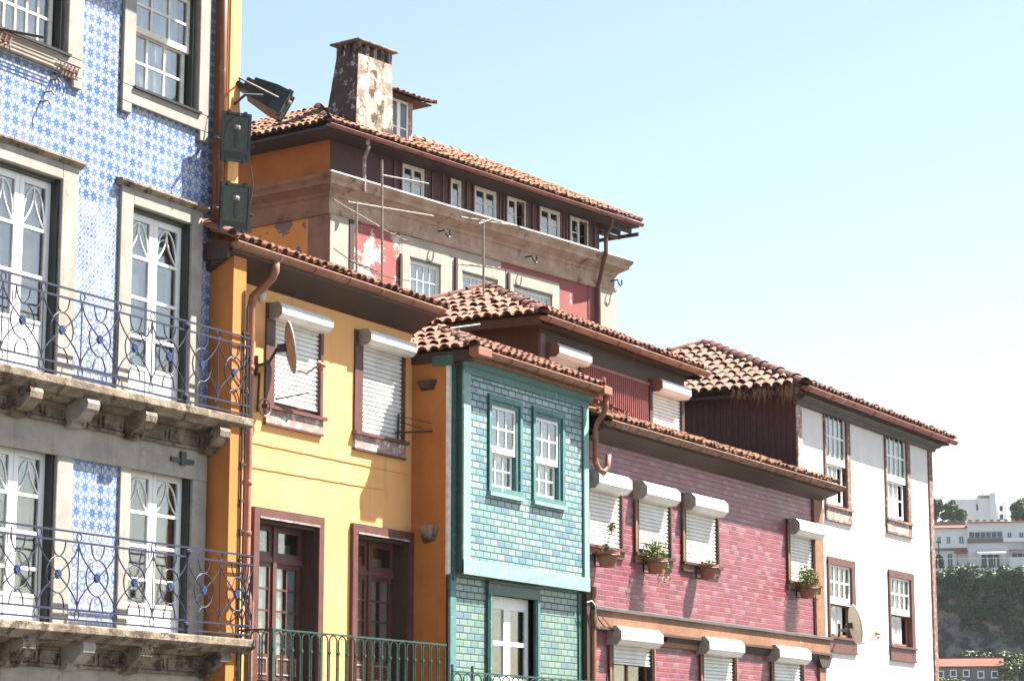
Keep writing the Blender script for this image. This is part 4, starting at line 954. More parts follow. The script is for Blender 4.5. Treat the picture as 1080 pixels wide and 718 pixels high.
wl.face([(XW1, YW, 0), (XW1, 26, 0), (XW1, 26, zc_), (XW1, YW, zc_)], 'weather'); wl.build('wall', None, wh)
sd_ = MB(); n = 52; k = (26.-YW)/n        # corrugated side wall
for i in range(n):
    a = YW+i*k; sd_.face([(XW0-.0, a, 3), (XW0-.0, a+k*.55, 3), (XW0, a+k*.55, 9.7), (XW0, a, 9.7)])
    sd_.extr([(XW0, a+k*.55, 3), (XW0-.035, a+k*.65, 3), (XW0-.035, a+k*.9, 3), (XW0, a+k, 3)], (0, 0, 0), (0, 0, 6.7))
sd_.build('side_cladding', 'redboard', wh)
tr = MB(); tr.box(XW0-.03, XW1+.02, YW-.04, YW-.002, zbd, zc_-.0, 'slate')
tr.profx([(YW-.002, zc_), (YW-.09, zc_), (YW-.12, zc_+.07), (YW-.25, zc_+.1), (YW-.28, zc_+.17), (YW-.002, zc_+.17)], XW0-.15, XW1+.1, 'slate')
tr.box(XW0-.03, XW0+.22, YW-.05, YW-.003, 3, zbd+.02, 'palewood'); tr.box(XW1-.24, XW1+.02, YW-.04, YW-.003, 0, zbd+.0, 'weather'); tr.box(XW1-.26, XW1+.06, YW-.09, YW-.003, zbd-.12, zbd+.01, 'slate')
tr.build('trim', None, wh, bevel=.008)
def white_window(W, fw, band, low_open, fm='weather'):
    x0, x1, z0, z1 = W; f = MB()
    f.box(x0-.03, x0+.05, YW-.04, YW+.1, z0-.3, z1-.002, fm); f.box(x1-.12, x1+.10, YW-.04, YW+.0, z0-.3, z1-.002, fm); f.box(x1-.12, x1-.0, YW, YW+.14, z0, z1-.002, 'maroon')
    if not band: f.box(x0-.03, x1+.10, YW-.042, YW+.1, z1-.06, z1+.10, fm)
    f.box(x0-.06, x1+.13, YW-.08, YW+.1, z0-.05, z0, fm); f.box(x0+.05, x1-.12, YW-.035, YW, z0-.3, z0-.05, 'palewood' if band else fm); f.box(x0-.06, x1+.13, YW-.06, YW+.0, z0-.34, z0-.30, fm)
    w_ = f.build('window', None, wh); a, b = x0+.05, x1-.12; zm = z0+(z1-z0)*.44
    u = MB(); grid_sash(u, a, b, zm, z1-.03, YW+.01, 4, 2, t=.07, mt=.04, bot=.15)
    for i in range(5): xx = a+.06+(b-a-.12)*i/4; u.box(xx-.04, xx+.04, YW+.015, YW+.04, zm+.08, zm+.27)
    u.build('sash', 'white', w_) if 0 else u.build('sash', None, w_)
    if not low_open:
        l = MB(); grid_sash(l, a, b-.08, z0+.06, zm+.02, YW+.06, 4, 2, t=.06, mt=.035); l.build('sash', None, w_)
    else:
        l = MB(); frame(l, a, b, z0+.02, zm+.02, YW+.08, YW+.12, .05, 'brownwood'); l.build('inner_frame', None, w_)
    pane(a, b, zm, z1, YW+.03, w_)
    c = MB(); cloth(c, a+.05, b-.12, z0, z1, YW+.18, .025, .2, 'curtain'); cloth(c, a, a+.2, z0, zm, YW+.16, .02, .1, 'cream'); c.build('curtain', None, w_)
    r = MB(); room(r, x0, x1, z0, z1, YW+.12, m='brownroom' if low_open else 'room'); r.build('room_interior', None, w_)
white_window(V1, 0, True, False); white_window(V2, 0, True, False); white_window(V3, 0, False, True, 'maroon'); white_window(V4, 0, False, True, 'maroon')
yw = 18.42; xe, ze = at(848, 409, yw); xr = at(1006, 467, yw)[0]; rx, ry, tn = 3.3, 3.75, .45; L = xr-xe; D = 8.2
ze += .04
rf = MB()
tiles(rf, (xe, yw, ze+.03), (1, 0, 0), (0, 1, 0), tn, [(0, 0), (L, 0), (L-2.5, ry), (rx, ry)], m='clay_pale', pitch=.24, step=.36, r=.092)
tnl = tn*ry/rx
tiles(rf, (xe, yw+D, ze+.03), (0, -1, 0), (1, 0, 0), tnl, [(0, 0), (D, 0), (D-ry, rx)], m='clay_pale', pitch=.24, step=.36, r=.098, jit=1.2)
za = ze+.02+ry*tn
ridge(rf, (xe-.02, yw-.02, ze+.06), (xe+rx, yw+ry, za+.05), r=.13, m='ridge_dark', L=.38)
ridge(rf, (xe-.02, yw+D, ze+.08), (xe+rx, yw+ry, za+.05), r=.11, m='ridge_dark', L=.8, nub=1)
ridge(rf, (xe+rx, yw+ry, za+.03), (xr-2.5, yw+ry, za+.03), r=.11, m='ridge'); ridge(rf, (xr+.02, yw, ze+.08), (xr-2.5, yw+ry, za+.03), r=.11, m='ridge')
rf.box(xe+.1, xr-.1, yw+.08, YW, ze-.10, ze-.05, 'darkwood'); rf.box(xe+.08, XW0+.0, yw+.08, yw+D, ze-.101, ze-.051, 'darkwood')
rf.face([(xe+rx, yw+ry, za-.05), (xr-2.5, yw+ry, za-.05), (xr, yw+D, ze), (xe, yw+D, ze)], 'mortar'); rf.face([(xr, yw, ze), (xr, yw+D, ze), (xr-2.5, yw+ry, za-.05)], 'mortar')
x = xe+.6
while x < xr-.2:                          # upturned tile ends standing along the eave
    rf.lathe([(.0, .0), (.05, 0), (.055, .1), (0, .13)], (x, yw-.0, ze+.10), 8, 'ridge'); x += .95
rf.build('roof', None, wh)
gutter(xe, xr+.05, yw-.02, ze, .085, wh, 'redgutter', brk=1.3)

# ================================================================== RED MANSION on the street behind, turned a little away
PHI = atan(1930 / hypot(F, 456)) - TH; DD = 40.
uv = (cos(PHI), -sin(PHI)); nv = (sin(PHI), cos(PHI))
def atn(px, py, off):
    d = ray(px, py); t = (DD+off)/(d[0]*nv[0]+d[1]*nv[1]); return (d[0]*uv[0]+d[1]*uv[1])*t, d[2]*t+ZC
U0 = atn(347, 230, 0)[0]
def rr_(px, py, off=0): a = atn(px, py, off); return a[0]-U0, a[1]
def side(px, py, x=0.):                  # a photo point on the mansion's side wall (local x = x) -> local y, z
    d = ray(px, py); t = (U0+x)/(d[0]*uv[0]+d[1]*uv[1]); return (d[0]*nv[0]+d[1]*nv[1])*t-DD, d[2]*t+ZC
rm_ = empty('red_mansion', (uv[0]*U0+nv[0]*DD, uv[1]*U0+nv[1]*DD, 0), 'big old red mansion with stone cornice and dark attic rising behind the row', 'house', rz=-PHI)
def RB(mb, name, m=None, **k): return mb.build(name, m, k.pop('parent', rm_), local=True, **k)
xR = rr_(646, 320)[0]; xA = rr_(632, 240)[0]; zC = rr_(490, 223, -.5)[1]-.0
zc0 = rr_(347.5, 180.5, -.45)[1]; zM = rr_(500, 269)[1]+.02; zE = rr_(515, 184, -.75)[1]
print('mansion', xR, xA, zc0, zM, zE)
# sash windows of the main storey
SW = []
for (pl, pr, pt) in ((432, 464, 272), (487, 524, 286.5), (541, 581.5, 302)):
    a, b = rr_(pl, pt+12)[0], rr_(pr, pt+15)[0]; SW.append((a, b, rr_(432, 272)[1]-2.0, rr_(432, 272)[1]))
AWp = [(424, 447, 172, 173), (475, 486, 189, 190), (500, 523, 196, 197), (534.5, 554, 204, 205), (569, 590, 216, 217), (601, 620, 226, 227)]
za0, za1 = zc0+.08, rr_(424, 172)[1]
AT = [(rr_(p[0], p[2]+10)[0], rr_(p[1], p[2]+12)[0], za0, za1) for p in AWp]
zt_at = zE-.05
wl = MB()
wall_holes(wl, .0, xR, 0, zM, 0, SW, .16, 'redwall', 'stonewhite'); wl.mesh([(0, .0, 0), (0, 13, 0), (0, 13, zM), (0, 0, zM)], [(0, 1, 2, 3)], 'sidepeel')
wl.face([(xR, 0, 0), (xR, 13, 0), (xR, 13, zM), (xR, 0, zM)], 'redwall'); wl.box(.03, xR-.03, 1.6, 12.9, 0, zM-.02, 'redwall')
RB(wl, 'wall')
# peeling patch between the pilaster and the first window
a0, a1 = rr_(371, 250)[0], rr_(421, 260)[0]; p = MB(); p.box(a0, a1, -.012, .0, 8, zM); RB(p, 'peeling_patch', 'peel')
st = MB()
st.box(-.02, rr_(366, 240)[0], -.06, -.001, 6, zM, 'stonewhite'); st.box(rr_(628, 320)[0], xR+.02, -.08, -.001, 6, zM, 'stonewhite')
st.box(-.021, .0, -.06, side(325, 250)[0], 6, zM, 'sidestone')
for (a, b, c, d) in SW:                  # stone surrounds
    st.box(a-.36, a-.0, -.03, -.001, c-.2, d+.42, 'stonewhite'); st.box(b, b+.36, -.03, -.001, c-.2, d+.42, 'stonewhite'); st.box(a, b, -.03, -.001, d, d+.42, 'stonewhite')
x2 = rr_(528, 290)[0]; st.box(rr_(421, 260)[0], x2, -.022, -.001, zM-.55, zM, 'stonewhite'); st.box(SW[0][1]+.36, SW[1][0]-.36, -.02, -.001, 8, zM, 'stonewhite')
RB(st, 'stone_dressing', bevel=.01)
# entablature: moulding, frieze, cornice with a deep soffit; the same profile returned along the side
def entab(mb, off, x0, x1, m1, m2, sidew=False):
    pf = [(.0, zM), (-.07, zM), (-.10, zM+.06), (-.10, zM+.13), (-.05, zM+.15), (-.05, zc0-.52), (-.09, zc0-.48), (-.12, zc0-.40), (-.30, zc0-.28), (-.36, zc0-.26), (-.38, zc0-.16), (-.45, zc0-.08), (-.47, zc0), (0, zc0+.02)]
    return pf
pf = entab(None, 0, 0, 0, 0, 0); e_ = MB(); n = len(pf)
ring = lambda fx: [(fx(-y), y, z) for y, z in pf]
# front strip with mitred ends
A_ = [(0+y, y, z) for y, z in pf]; B_ = [(xR-y, y, z) for y, z in pf]; C_ = [(y, 13., z) for y, z in pf]; D_ = [(xR-y, 13., z) for y, z in pf]
e_.mesh(A_+B_, [(i, i+1, n+i+1, n+i) for i in range(n-1)], 'cornice')
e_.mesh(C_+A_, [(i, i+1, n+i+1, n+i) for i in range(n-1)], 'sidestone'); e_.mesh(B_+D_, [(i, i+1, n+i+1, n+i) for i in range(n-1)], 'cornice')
e_.face([(-.47, -.47, zc0), (xR+.47, -.47, zc0), (xR+.47, 13, zc0), (-.47, 13, zc0)], 'cornice')
e_.box(-.49, xR+.49, -.5, -.44, zc0+.001, zc0+.04, 'oldwhite')
RB(e_, 'cornice')
h = MB()
for p in ((463, 245), (555, 272), (645, 297)):           # iron hooks in the frieze
    h = MB(); x, z = rr_(*p); h.tube([(x-.1, -.05, z), (x-.1, -.3, z), (x-.1, -.32, z-.1), (x+.02, -.32, z-.18), (x+.12, -.3, z-.12), (x+.12, -.28, z+.03)], .025, 6); RB(h, 'hook', 'black')
# attic
at_ = MB(); wall_holes(at_, 0, xA, zc0, zt_at, 0, AT, .1, 'redboard', 'maroon'); at_.face([(0, 0, zc0), (0, 12.5, zc0), (0, 12.5, zt_at), (0, 0, zt_at)], 'sideorange')
at_.face([(xA, 0, zc0), (xA, 12.5, zc0), (xA, 12.5, zt_at), (xA, 0, zt_at)], 'redboard')
at_.box(.03, xA-.03, 1.5, 12.5, zc0, zt_at-.03, 'room')
for (a, b, c, d) in AT:
    for q in (a-.34, a-.05, b+.05, b+.34): at_.box(q-.03, q+.03, -.04, -.001, zc0, za1+.25, 'maroon')
at_.box(.0, xA, -.05, -.001, za1+.1, za1+.28, 'redboard')
RB(at_, 'attic_wall')
for i, (a, b, c, d) in enumerate(AT):
    single = b-a < .7
    f = MB(); frame(f, a, b, c, d, -.02, .08, .05, 'oldwhite'); w_ = RB(f, 'attic_window')
    ls = [(a+.05, b-.05)] if single else [(a+.05, (a+b)/2), ((a+b)/2, b-.05)]
    for k, (q0, q1) in enumerate(ls):
        op = (i in (3, 5) and k == 1)
        l = MB()
        if op:
            l.box(q0, q0+.03, -.0, .04, c, d, 'oldwhite'); T = Matrix.Translation((q1, 0, 0)) @ Matrix.Rotation(radians(-60), 4, 'Z')
            for z0, z1, x0, x1 in ((c+.05, c+.1, -.45, 0), (d-.1, d-.05, -.45, 0), (c+.05, d-.05, -.45, -.40), (c+.05, d-.05, -.05, 0), ((c+d)/2-.02, (c+d)/2+.02, -.45, 0)): l.box(x0, x1, .0, .03, z0, z1, 'brownwood', T=T)
            RB(l, 'casement', parent=w_)
        else:
            grid_sash(l, q0, q1, c+.05, d-.05, .0, 1, 2, t=.055, mt=.03, m='oldwhite'); cs = RB(l, 'casement', parent=w_)
            g_ = MB(); g_.box(q0+.04, q1-.04, .02, .026, c+.08, d-.08); RB(g_, 'pane', 'glass', parent=cs)
    c_ = MB(); c_.box(a, b, .3, .31, c, c+(d-c)*.45, 'curtain'); RB(c_, 'curtain', parent=w_)
    r = MB(); room(r, a, b, c, d, .1, .9); RB(r, 'room_interior', parent=w_)
for i, W in enumerate(SW):
    w_ = sash_window(rm_, *W, .03, cols=4, rows=3 if 0 else 2, split=.52, fm='oldwhite', ft=.07, horn=False, local=True)
    l_ = MB(); l_.box(W[0]-.02, W[1]+.02, -.035, .03, W[3]-.02, W[3]+.04, 'black'); RB(l_, 'head_flashing')
p = MB(); 
for q, z1 in ((rr_(421, 300)[0], zM-.6), (rr_(479.5, 300)[0], rr_(479.5, 272)[1]), (rr_(535, 300)[0], rr_(535, 288)[1])): p.box(q-.05, q+.05, -.08, -.03, 8, z1)
p.box(rr_(369, 250)[0]-.09, rr_(369, 250)[0]+.09, -.08, -.06, 6, zM); RB(p, 'lead_strip', 'darkwood')
# roof
pr, plx, prx, tn = .75, .95, 1.15, .50; y0, y1 = -pr, 12.5+.9; x0, x1 = -plx, xA+prx
rf = MB(); Dp = y1-y0; hw = 3.2; zR = zE+.03
tiles(rf, (x0, y0, zR), (1, 0, 0), (0, 1, 0), tn, [(0, 0), (x1-x0, 0), (x1-x0-hw, hw), (hw, hw)], m='clay_moss', pitch=.23, step=.38, r=.09, jit=1.6, seg=4)
tiles(rf, (x0, y1, zR), (0, -1, 0), (1, 0, 0), tn, [(0, 0), (Dp, 0), (Dp-hw, hw), (hw, hw)], m='clay_moss', pitch=.23, step=.38, r=.09, jit=1.6, seg=4)
zA = zR+hw*tn+.06
ridge(rf, (x0, y0, zR+.05), (x0+hw, y0+hw, zA), r=.12, m='clay_moss', L=.36); ridge(rf, (x1, y0, zR+.05), (x1-hw, y0+hw, zA), r=.12, m='clay_moss', L=.36)
ridge(rf, (x0+hw, y0+hw, zA-.02), (x1-hw, y0+hw, zA-.02), r=.12, m='clay_moss')
rf.face([(x0+hw, y0+hw, zA-.1), (x1-hw, y0+hw, zA-.1), (x1-hw, y1, zR), (x0+hw, y1, zR)], 'mortar'); rf.face([(x1, y0, zR), (x1, y1, zR), (x1-hw, y0+hw, zA-.1)], 'mortar')
rf.box(x0+.03, x1-.03, y0+.05, 0, zE-.12, zE-.05, 'darkwood'); rf.box(x0+.03, .0, 0, y1, zE-.121, zE-.051, 'darkwood'); rf.box(xA, x1-.03, 0, y1, zE-.12, zE-.05, 'darkwood')
k = y0+.3
while k < 3:                              # rafter ends under the right-hand overhang
    rf.box(xA+.02, x1-.08, k, k+.09, zE-.27, zE-.121, 'darkwood'); k += .4
rf.box(xA+.0, x1-.15, -.09, .0, zE-.42, zE-.34, 'darkwood'); rf.box(x1-.13, x1-.05, y0+.05, 4, zE-.38, zE-.28, 'darkwood')
RB(rf, 'roof')
g_ = gutter(x0, x1+.02, y0-.02, zE-.02, .08, rm_, 'redgutter', brk=1.2, local=True)
p = MB(); q = rr_(388, 150, -.7)[0]; zz = rr_(388, 143, -.7)[1]
p.tube([(q, y0+.05, zE-.05), (q, y0+.05, zE-.12), (q+.0, y0+.05, zE-.22)], .05, 8); qq = rr_(386, 160, -.5)[0]
p.tube([(q+.12, y0+.1, zE-.22), (q+.1, -.5, zE-.55), (qq+.0, -.45, zE-.62), (qq+.0, -.45, rr_(387, 203, -.45)[1])], .05, 8, 'palewood'); RB(p, 'downpipe', 'palewood')
p = MB(); q = rr_(638, 262, -.5)[0]; q2 = rr_(631, 300, -.12)[0]
p.tube([(q+.1, y0+.05, zE-.05), (q+.1, y0+.1, zE-.35), (q, -.54, zE-.6), (q, -.54, zc0-.05), (q-.02, -.5, zc0-.15), (q2, -.14, zM+.1), (q2, -.13, zM-.1), (q2, -.13, 8)], .065, 8); RB(p, 'downpipe', 'maroon')
p = MB(); q = rr_(620, 330)[0]; p.box(q, q+.07, -.02, -.0, 8, zM); RB(p, 'wall_strip', 'maroon')
# chimney: battered on its left face, row of smoke slots under a thin slab
cy = -.1; A1 = rr_(379, 45, cy); A0 = rr_(373.5, 128, cy); A2 = rr_(414.5, 57, cy)
zb_, zt_ = zE-.1, rr_(379, 43.5, cy)[1]; wx_ = A2[0]-A1[0]; dp = .80
c = MB()
zs1 = zt_-.32
xf0, xf1 = A1[0], A2[0]
lo = [(xf0-.12, cy, zb_), (xf1+.05, cy, zb_), (xf1+.05, cy+dp+.42, zb_), (xf0-.12, cy+dp+.42, zb_)]; hi = [(xf0, cy+.03, zs1), (xf1, cy+.03, zs1), (xf1, cy+dp, zs1), (xf0, cy+dp, zs1)]
c.mesh(lo+hi, [(0, 1, 5, 4), (1, 2, 6, 5), (2, 3, 7, 6)], 'chimney'); c.mesh(lo+hi, [(3, 0, 4, 7)], 'chimney_shaded')
nsl = 5
for i in range(nsl):                      # little piers between the slots
    a = xf0+(wx_-.13)*i/(nsl-1); c.box(a, a+.13, cy+.03, cy+.2, zs1, zt_, 'chimney'); c.box(a, a+.13, cy+dp-.15, cy+dp, zs1, zt_, 'chimney')
for j in (0, .52, 1): y_ = cy+.03+(dp-.2)*j; c.box(xf0, xf0+.1, y_, y_+.17, zs1, zt_-.001, 'chimney_shaded'); c.box(xf1-.1, xf1, y_, y_+.17, zs1, zt_-.001, 'chimney')
c.box(xf0+.1, xf1-.1, cy+.2, cy+dp-.15, zs1-.01, zs1+.02, 'room')
ch = RB(c, 'chimney')
s_ = MB(); s_.box(xf0-.14, xf1+.12, cy-.10, cy+dp+.14, zt_, zt_+.06); RB(s_, 'chimney_cap', 'oldstone', parent=ch, bevel=.02)
# dormer
dy = .35; d0, d1 = rr_(410, 140, dy)[0]-.1, rr_(434, 140, dy)[0]; dz0, dz1 = zE+.2, rr_(420, 108, dy)[1]+.08
d = MB(); d.box(d0, d1, dy+.06, dy+3, dz0-.3, dz1+.05, 'maroon'); d.box(d1-.14, d1, dy-.03, dy+.06, dz0, dz1+.04, 'palewood'); d.box(d0, d0+.1, dy-.03, dy+.06, dz0, dz1+.04, 'palewood')
dm = RB(d, 'dormer')
l = MB(); a, b = d0+.1, d1-.14; grid_sash(l, a, (a+b)/2, dz0, dz1, dy-.0, 1, 2, t=.07, mt=.035); grid_sash(l, (a+b)/2, b, dz0, dz1, dy-.0, 1, 2, t=.07, mt=.035); RB(l, 'casement', parent=dm)
g_ = MB(); g_.box(a, b, dy+.02, dy+.03, dz0, dz1); RB(g_, 'pane', 'far_glass', parent=dm)
t_r = MB(); tiles(t_r, (d0-.2, dy-.35, dz1+.02), (1, 0, 0), (0, 1, 0), .34, [(0, 0), (d1-d0+.75, 0), (d1-d0+.05, 1.2), (0, 1.2)], m='clay_moss', pitch=.22, r=.085, seg=4)
t_r.box(d0-.15, d1+.5, dy-.3, dy+1.2, dz1-.0, dz1+.03, 'darkwood'); ridge(t_r, (d1+.58, dy-.35, dz1+.1), (d1+.0, dy+.9, dz1+.48), r=.09, m='clay_moss'); RB(t_r, 'dormer_roof', parent=dm)

# ================================================================== THINGS FIXED TO THE HOUSES
def floodlight(px, py, w_, h_, dist_y, yaw, tilt, label, dk=1.):
    x, z = at(px, py, dist_y); root = empty('floodlight', (x, dist_y, z), label, 'floodlight', 'floodlights bolted to the yellow pilaster')
    root.rotation_euler = (radians(tilt), 0, radians(yaw))
    b = MB(); W, H = w_/2, h_/2                       # front faces -y
    b.extr([(-W, 0, H), (W, 0, H), (W, 0, -H), (-W, 0, -H)], (0, 0, 0), (0, .10*dk, 0))
    b.mesh([(-W, .10*dk, -H), (W, .10*dk, -H), (W, .10*dk, H), (-W, .10*dk, H), (-W*.7, .30*dk, -H*.75), (W*.7, .30*dk, -H*.75), (W*.7, .30*dk, H*.8), (-W*.7, .30*dk, H*.8)], [(0, 1, 5, 4), (1, 2, 6, 5), (2, 3, 7, 6), (3, 0, 4, 7), (4, 5, 6, 7)])
    for i in range(7): q = -W*.55+W*1.1*i/6; b.box(q-.006, q+.006, .2*dk, .36*dk, -H*.3, H*.6)
    b.box(-W*.5, W*.5, .28*dk, .42*dk, -H*.42, -H*.0)
    hs = b.build('housing', 'black', root, local=True, bevel=.008)
    f = MB(); frame(f, -W-.012, W+.012, -H-.012, H+.012, -.03, .012, .035)
    for q in (-W*.6, W*.6): f.box(q-.02, q+.02, -.045, .02, -H-.03, -H+.03); f.box(q-.02, q+.02, -.045, .02, H-.03, H+.03)
    f.box(-W, W, -.025, .0, -H*.66-.012, -H*.66+.012); f.build('bezel', 'black', root, local=True)
    r = MB(); r.mesh([(-W*.86, -.003, -H*.6), (W*.86, -.003, -H*.6), (W*.86, -.003, H*.9), (-W*.86, -.003, H*.9)], [(0, 1, 2, 3)], 'capgrey')
    r.tube([(0, -.012, -H*.45), (0, -.012, H*.35)], .03, 8, 'darkglass'); r.lathe([(0, -.04), (.055, -.03), (.06, .0), (.05, .03), (0, .04)], (0, -.013, H*.4), 10, 'galv'); r.build('reflector', None, root, local=True)
    g_ = MB(); g_.box(-W*.93, W*.93, -.026, -.02, -H*.93, H*.93); g_.build('lens', 'darkglass', root, local=True)
    k = MB(); k.tube([(-W-.03, .08, 0), (-W-.03, .3*dk, 0), (-W-.03, .4*dk, .0), (W+.03, .4*dk, .0), (W+.03, .08, 0)], .014, 6); k.tube([(0, .4*dk, 0), (0, .46*dk, 0)], .02, 6); k.build('bracket', 'galv', root, local=True)
    return root
floodlight(248.5, 145, .40, .66, 18.56, -33, 4, 'middle of the three floodlights, its glass facing the street', .5)
floodlight(247.5, 219, .42, .64, 18.56, -30, 4, 'lowest of the three floodlights, just above the yellow eave', .5)
fl3 = floodlight(300, 112, .44, .36, 18.25, 75, 38, 'topmost floodlight, swung out sideways and tilted down against the sky', 1.75)
_f = Vector((.44, -.78, -.46)).normalized(); _x = Vector((.80, .60, .0)); _x = (_x-_f*_x.dot(_f)).normalized(); _y = -_f; _z = _x.cross(_y)
fl3.rotation_euler = Matrix((_x, _y, _z)).transposed().to_euler()
k = MB(); x, z = at(262, 98, 18.3); k.tube([(26.3, 18.8, z), (x, 18.35, z-.02), (x+.2, 18.2, z)], .022, 6); k.tube([(26.3, 18.72, z-.05), (x-.1, 18.35, z-.35), (x-.12, 18.38, z-.5)], .008, 5)
k.build('arm', 'black', blue)
k = MB(); x, z = at(267, 175, 18.35); k.tube([(x-.03, 18.38, z+.02), (x+.05, 18.38, z-.25), (x+.02, 18.4, z-.55)], .009, 5)
k.tube([(26.3, 18.8, at(247, 145, 18.5)[1]), (26.45, 18.55, at(247, 145, 18.5)[1])], .02, 6); k.tube([(26.3, 18.8, at(247, 219, 18.5)[1]), (26.45, 18.55, at(247, 219, 18.5)[1])], .02, 6); k.build('power_cable', 'black', blue)

def dish(px, py, Y, r, nrm, wallp, lnbp, label, dm='dish'):
    x, z = at(px, py, Y); C_ = Vector((x, Y, z)); root = empty('satellite_dish', C_, label, 'satellite dish', 'satellite dishes on the house fronts')
    N_ = Vector(nrm).normalized(); q = N_.to_track_quat('Z', 'Y').to_matrix().to_4x4()
    b = MB(); b.lathe([(0, 0)]+[(r*t, .17*r*t*t) for t in (.2, .4, .6, .8, .95, 1)]+[(r*1.015, .17*r+.008), (r*1.0, .17*r-.014)]+[(r*t, .17*r*t*t-.016) for t in (.9, .7, .5, .3)]+[(0, -.016)], n=32, T=q)
    b.build('reflector', dm, root, local=True, smooth=True)
    m = MB(); W = Vector(wallp)-C_; m.tube([W, W*.6+Vector((0, 0, -.06)), -N_*.14, -N_*.03], .024, 8); m.box(-.06, .06, -.06, .06, -.07, .07, T=q @ Matrix.Translation((0, 0, -.06)))
    m.tube([W+Vector((0, .0, -.14)), W+Vector((0, 0, .14))], .03, 8); m.build('mount', 'black', root, local=True)
    L = Vector(lnbp)-C_; a = MB(); edge = q @ Vector((0, 0, 0)); dn = (Vector((0, 0, -1)) - N_*N_.dot(Vector((0, 0, -1)))).normalized()*r
    a.tube([dn*.9+N_*.1, dn*.98+N_*.2, (dn*.6+L*.5)+Vector((0, 0, -.03)), L], .017, 6); a.build('feed_arm', 'galv', root, local=True)
    l = MB(); dr_ = (-L).normalized().to_track_quat('Z', 'Y').to_matrix().to_4x4(); l.lathe([(0, -.09), (.022, -.08), (.024, 0), (.034, .01), (.036, .05), (0, .055)], L, 12, T=dr_); l.box(-.02, .02, -.02, .02, -.1, -.03, T=Matrix.Translation(L+Vector((.02, 0, -.02)))); l.build('feed_horn', 'lnb', root, local=True)
lx, lz = at(335, 384, 18.35)
dish(302.5, 367, 18.62, .37, (.65, -.745, .15), (27.2, 18.97, at(272, 386, 18.97)[1]), (lx, 18.3, lz), 'brown satellite dish seen nearly edge-on before the first yellow house window', 'capgrey')
lx, lz = at(921, 668, 18.0)
dish(899, 659, 18.25, .43, (.60, -.78, .16), (at(885, 662, 18.8)[0], 18.8, at(885, 664, 18.8)[1]), (lx, 17.9, lz), 'cream satellite dish low on the white house beside a maroon window')
# bracket with hoop and rods by the first yellow window
b = MB(); x, z = at(276, 430, 18.9)
b.lathe([(0, 0), (.17, 0), (.17, .02), (0, .02)], (x-.28, 18.98, z+.55), 14, 'brownwood', T=Matrix.Rotation(pi/2, 4, 'X'))
b.tube([(x+.14*cos(2*pi*i/16), 18.85, z+.12*sin(2*pi*i/16)) for i in range(16)], .014, 6, 'galv', closed=True)
b.tube([(x+.35, 18.9, z+.18), (x+.95, 18.76, z+.34)], .02, 6, 'black'); b.tube([(x-.0, 18.97, z-.05), (x-.0, 18.95, z+.5)], .02, 6, 'black')
j = b.build('clothes_line_bracket', None, None); centre_root(j, (x, 18.95, z)); tag(j, 'rusty iron clothes line bracket with a hoop, left of the first yellow house window', 'bracket')
b = MB(); x, z = at(425, 458, 18.9)
b.tube([(x-.1, 18.98, z+.02), (x+.55, 18.55, z+.1), (x+.95, 18.3, z+.14)], .016, 6); b.tube([(x-.02, 18.98, z-.2), (x-.02, 18.97, z+.32)], .02, 6); b.tube([(x, 18.95, z+.2), (x+.3, 18.7, z+.1)], .008, 5); b.tube([(x, 18.95, z+.28), (x+.5, 18.6, z+.2)], .006, 5)
for t in (.2, .5, .8): b.lathe([(0, -.02), (.025, 0), (0, .02)], (x-.1+1.05*t, 18.98-.68*t, z+.02+.12*t), 8)
j = b.build('clothes_line_bracket', 'black', None); centre_root(j, (x, 18.95, z)); tag(j, 'thin black iron rod sticking out at the corner of the second yellow house window', 'bracket')
# stone scoop lamp on the shaded yellow side wall
b = MB(); y_, z_ = 18.66, 5.3
b.mesh([(XC, y_+.16, z_+.13), (XC, y_-.16, z_+.13), (XC, y_-.10, z_-.1), (XC, y_+.12, z_-.14), (XC-.20, y_+.10, z_+.13), (XC-.20, y_-.12, z_+.13), (XC-.12, y_-.06, z_-.08), (XC-.12, y_+.07, z_-.1)], [(4, 5, 6, 7), (0, 1, 5, 4), (1, 2, 6, 5), (2, 3, 7, 6), (3, 0, 4, 7)])
j = b.build('corbel_stone', 'oldstone', None, bevel=.02); centre_root(j, (XC, y_, z_)); tag(j, 'rough grey stone stub sticking out of the shaded yellow side wall', 'stone stub')
b = MB(); y_, z_ = 18.70, 7.62
b.mesh([(XC, y_+.18, z_+.08), (XC, y_-.16, z_+.08), (XC, y_-.10, z_-.08), (XC, y_+.14, z_-.08), (XC-.14, y_+.14, z_+.06), (XC-.14, y_-.12, z_+.06), (XC-.1, y_-.06, z_-.06), (XC-.1, y_+.1, z_-.06)], [(4, 5, 6, 7), (0, 1, 5, 4), (1, 2, 6, 5), (2, 3, 7, 6), (3, 0, 4, 7)])
j = b.build('corbel_stone', 'darkwood', None, bevel=.02); centre_root(j, (XC, y_, z_)); tag(j, 'dark weathered stub high on the shaded yellow side wall just below the tiles', 'stone stub')

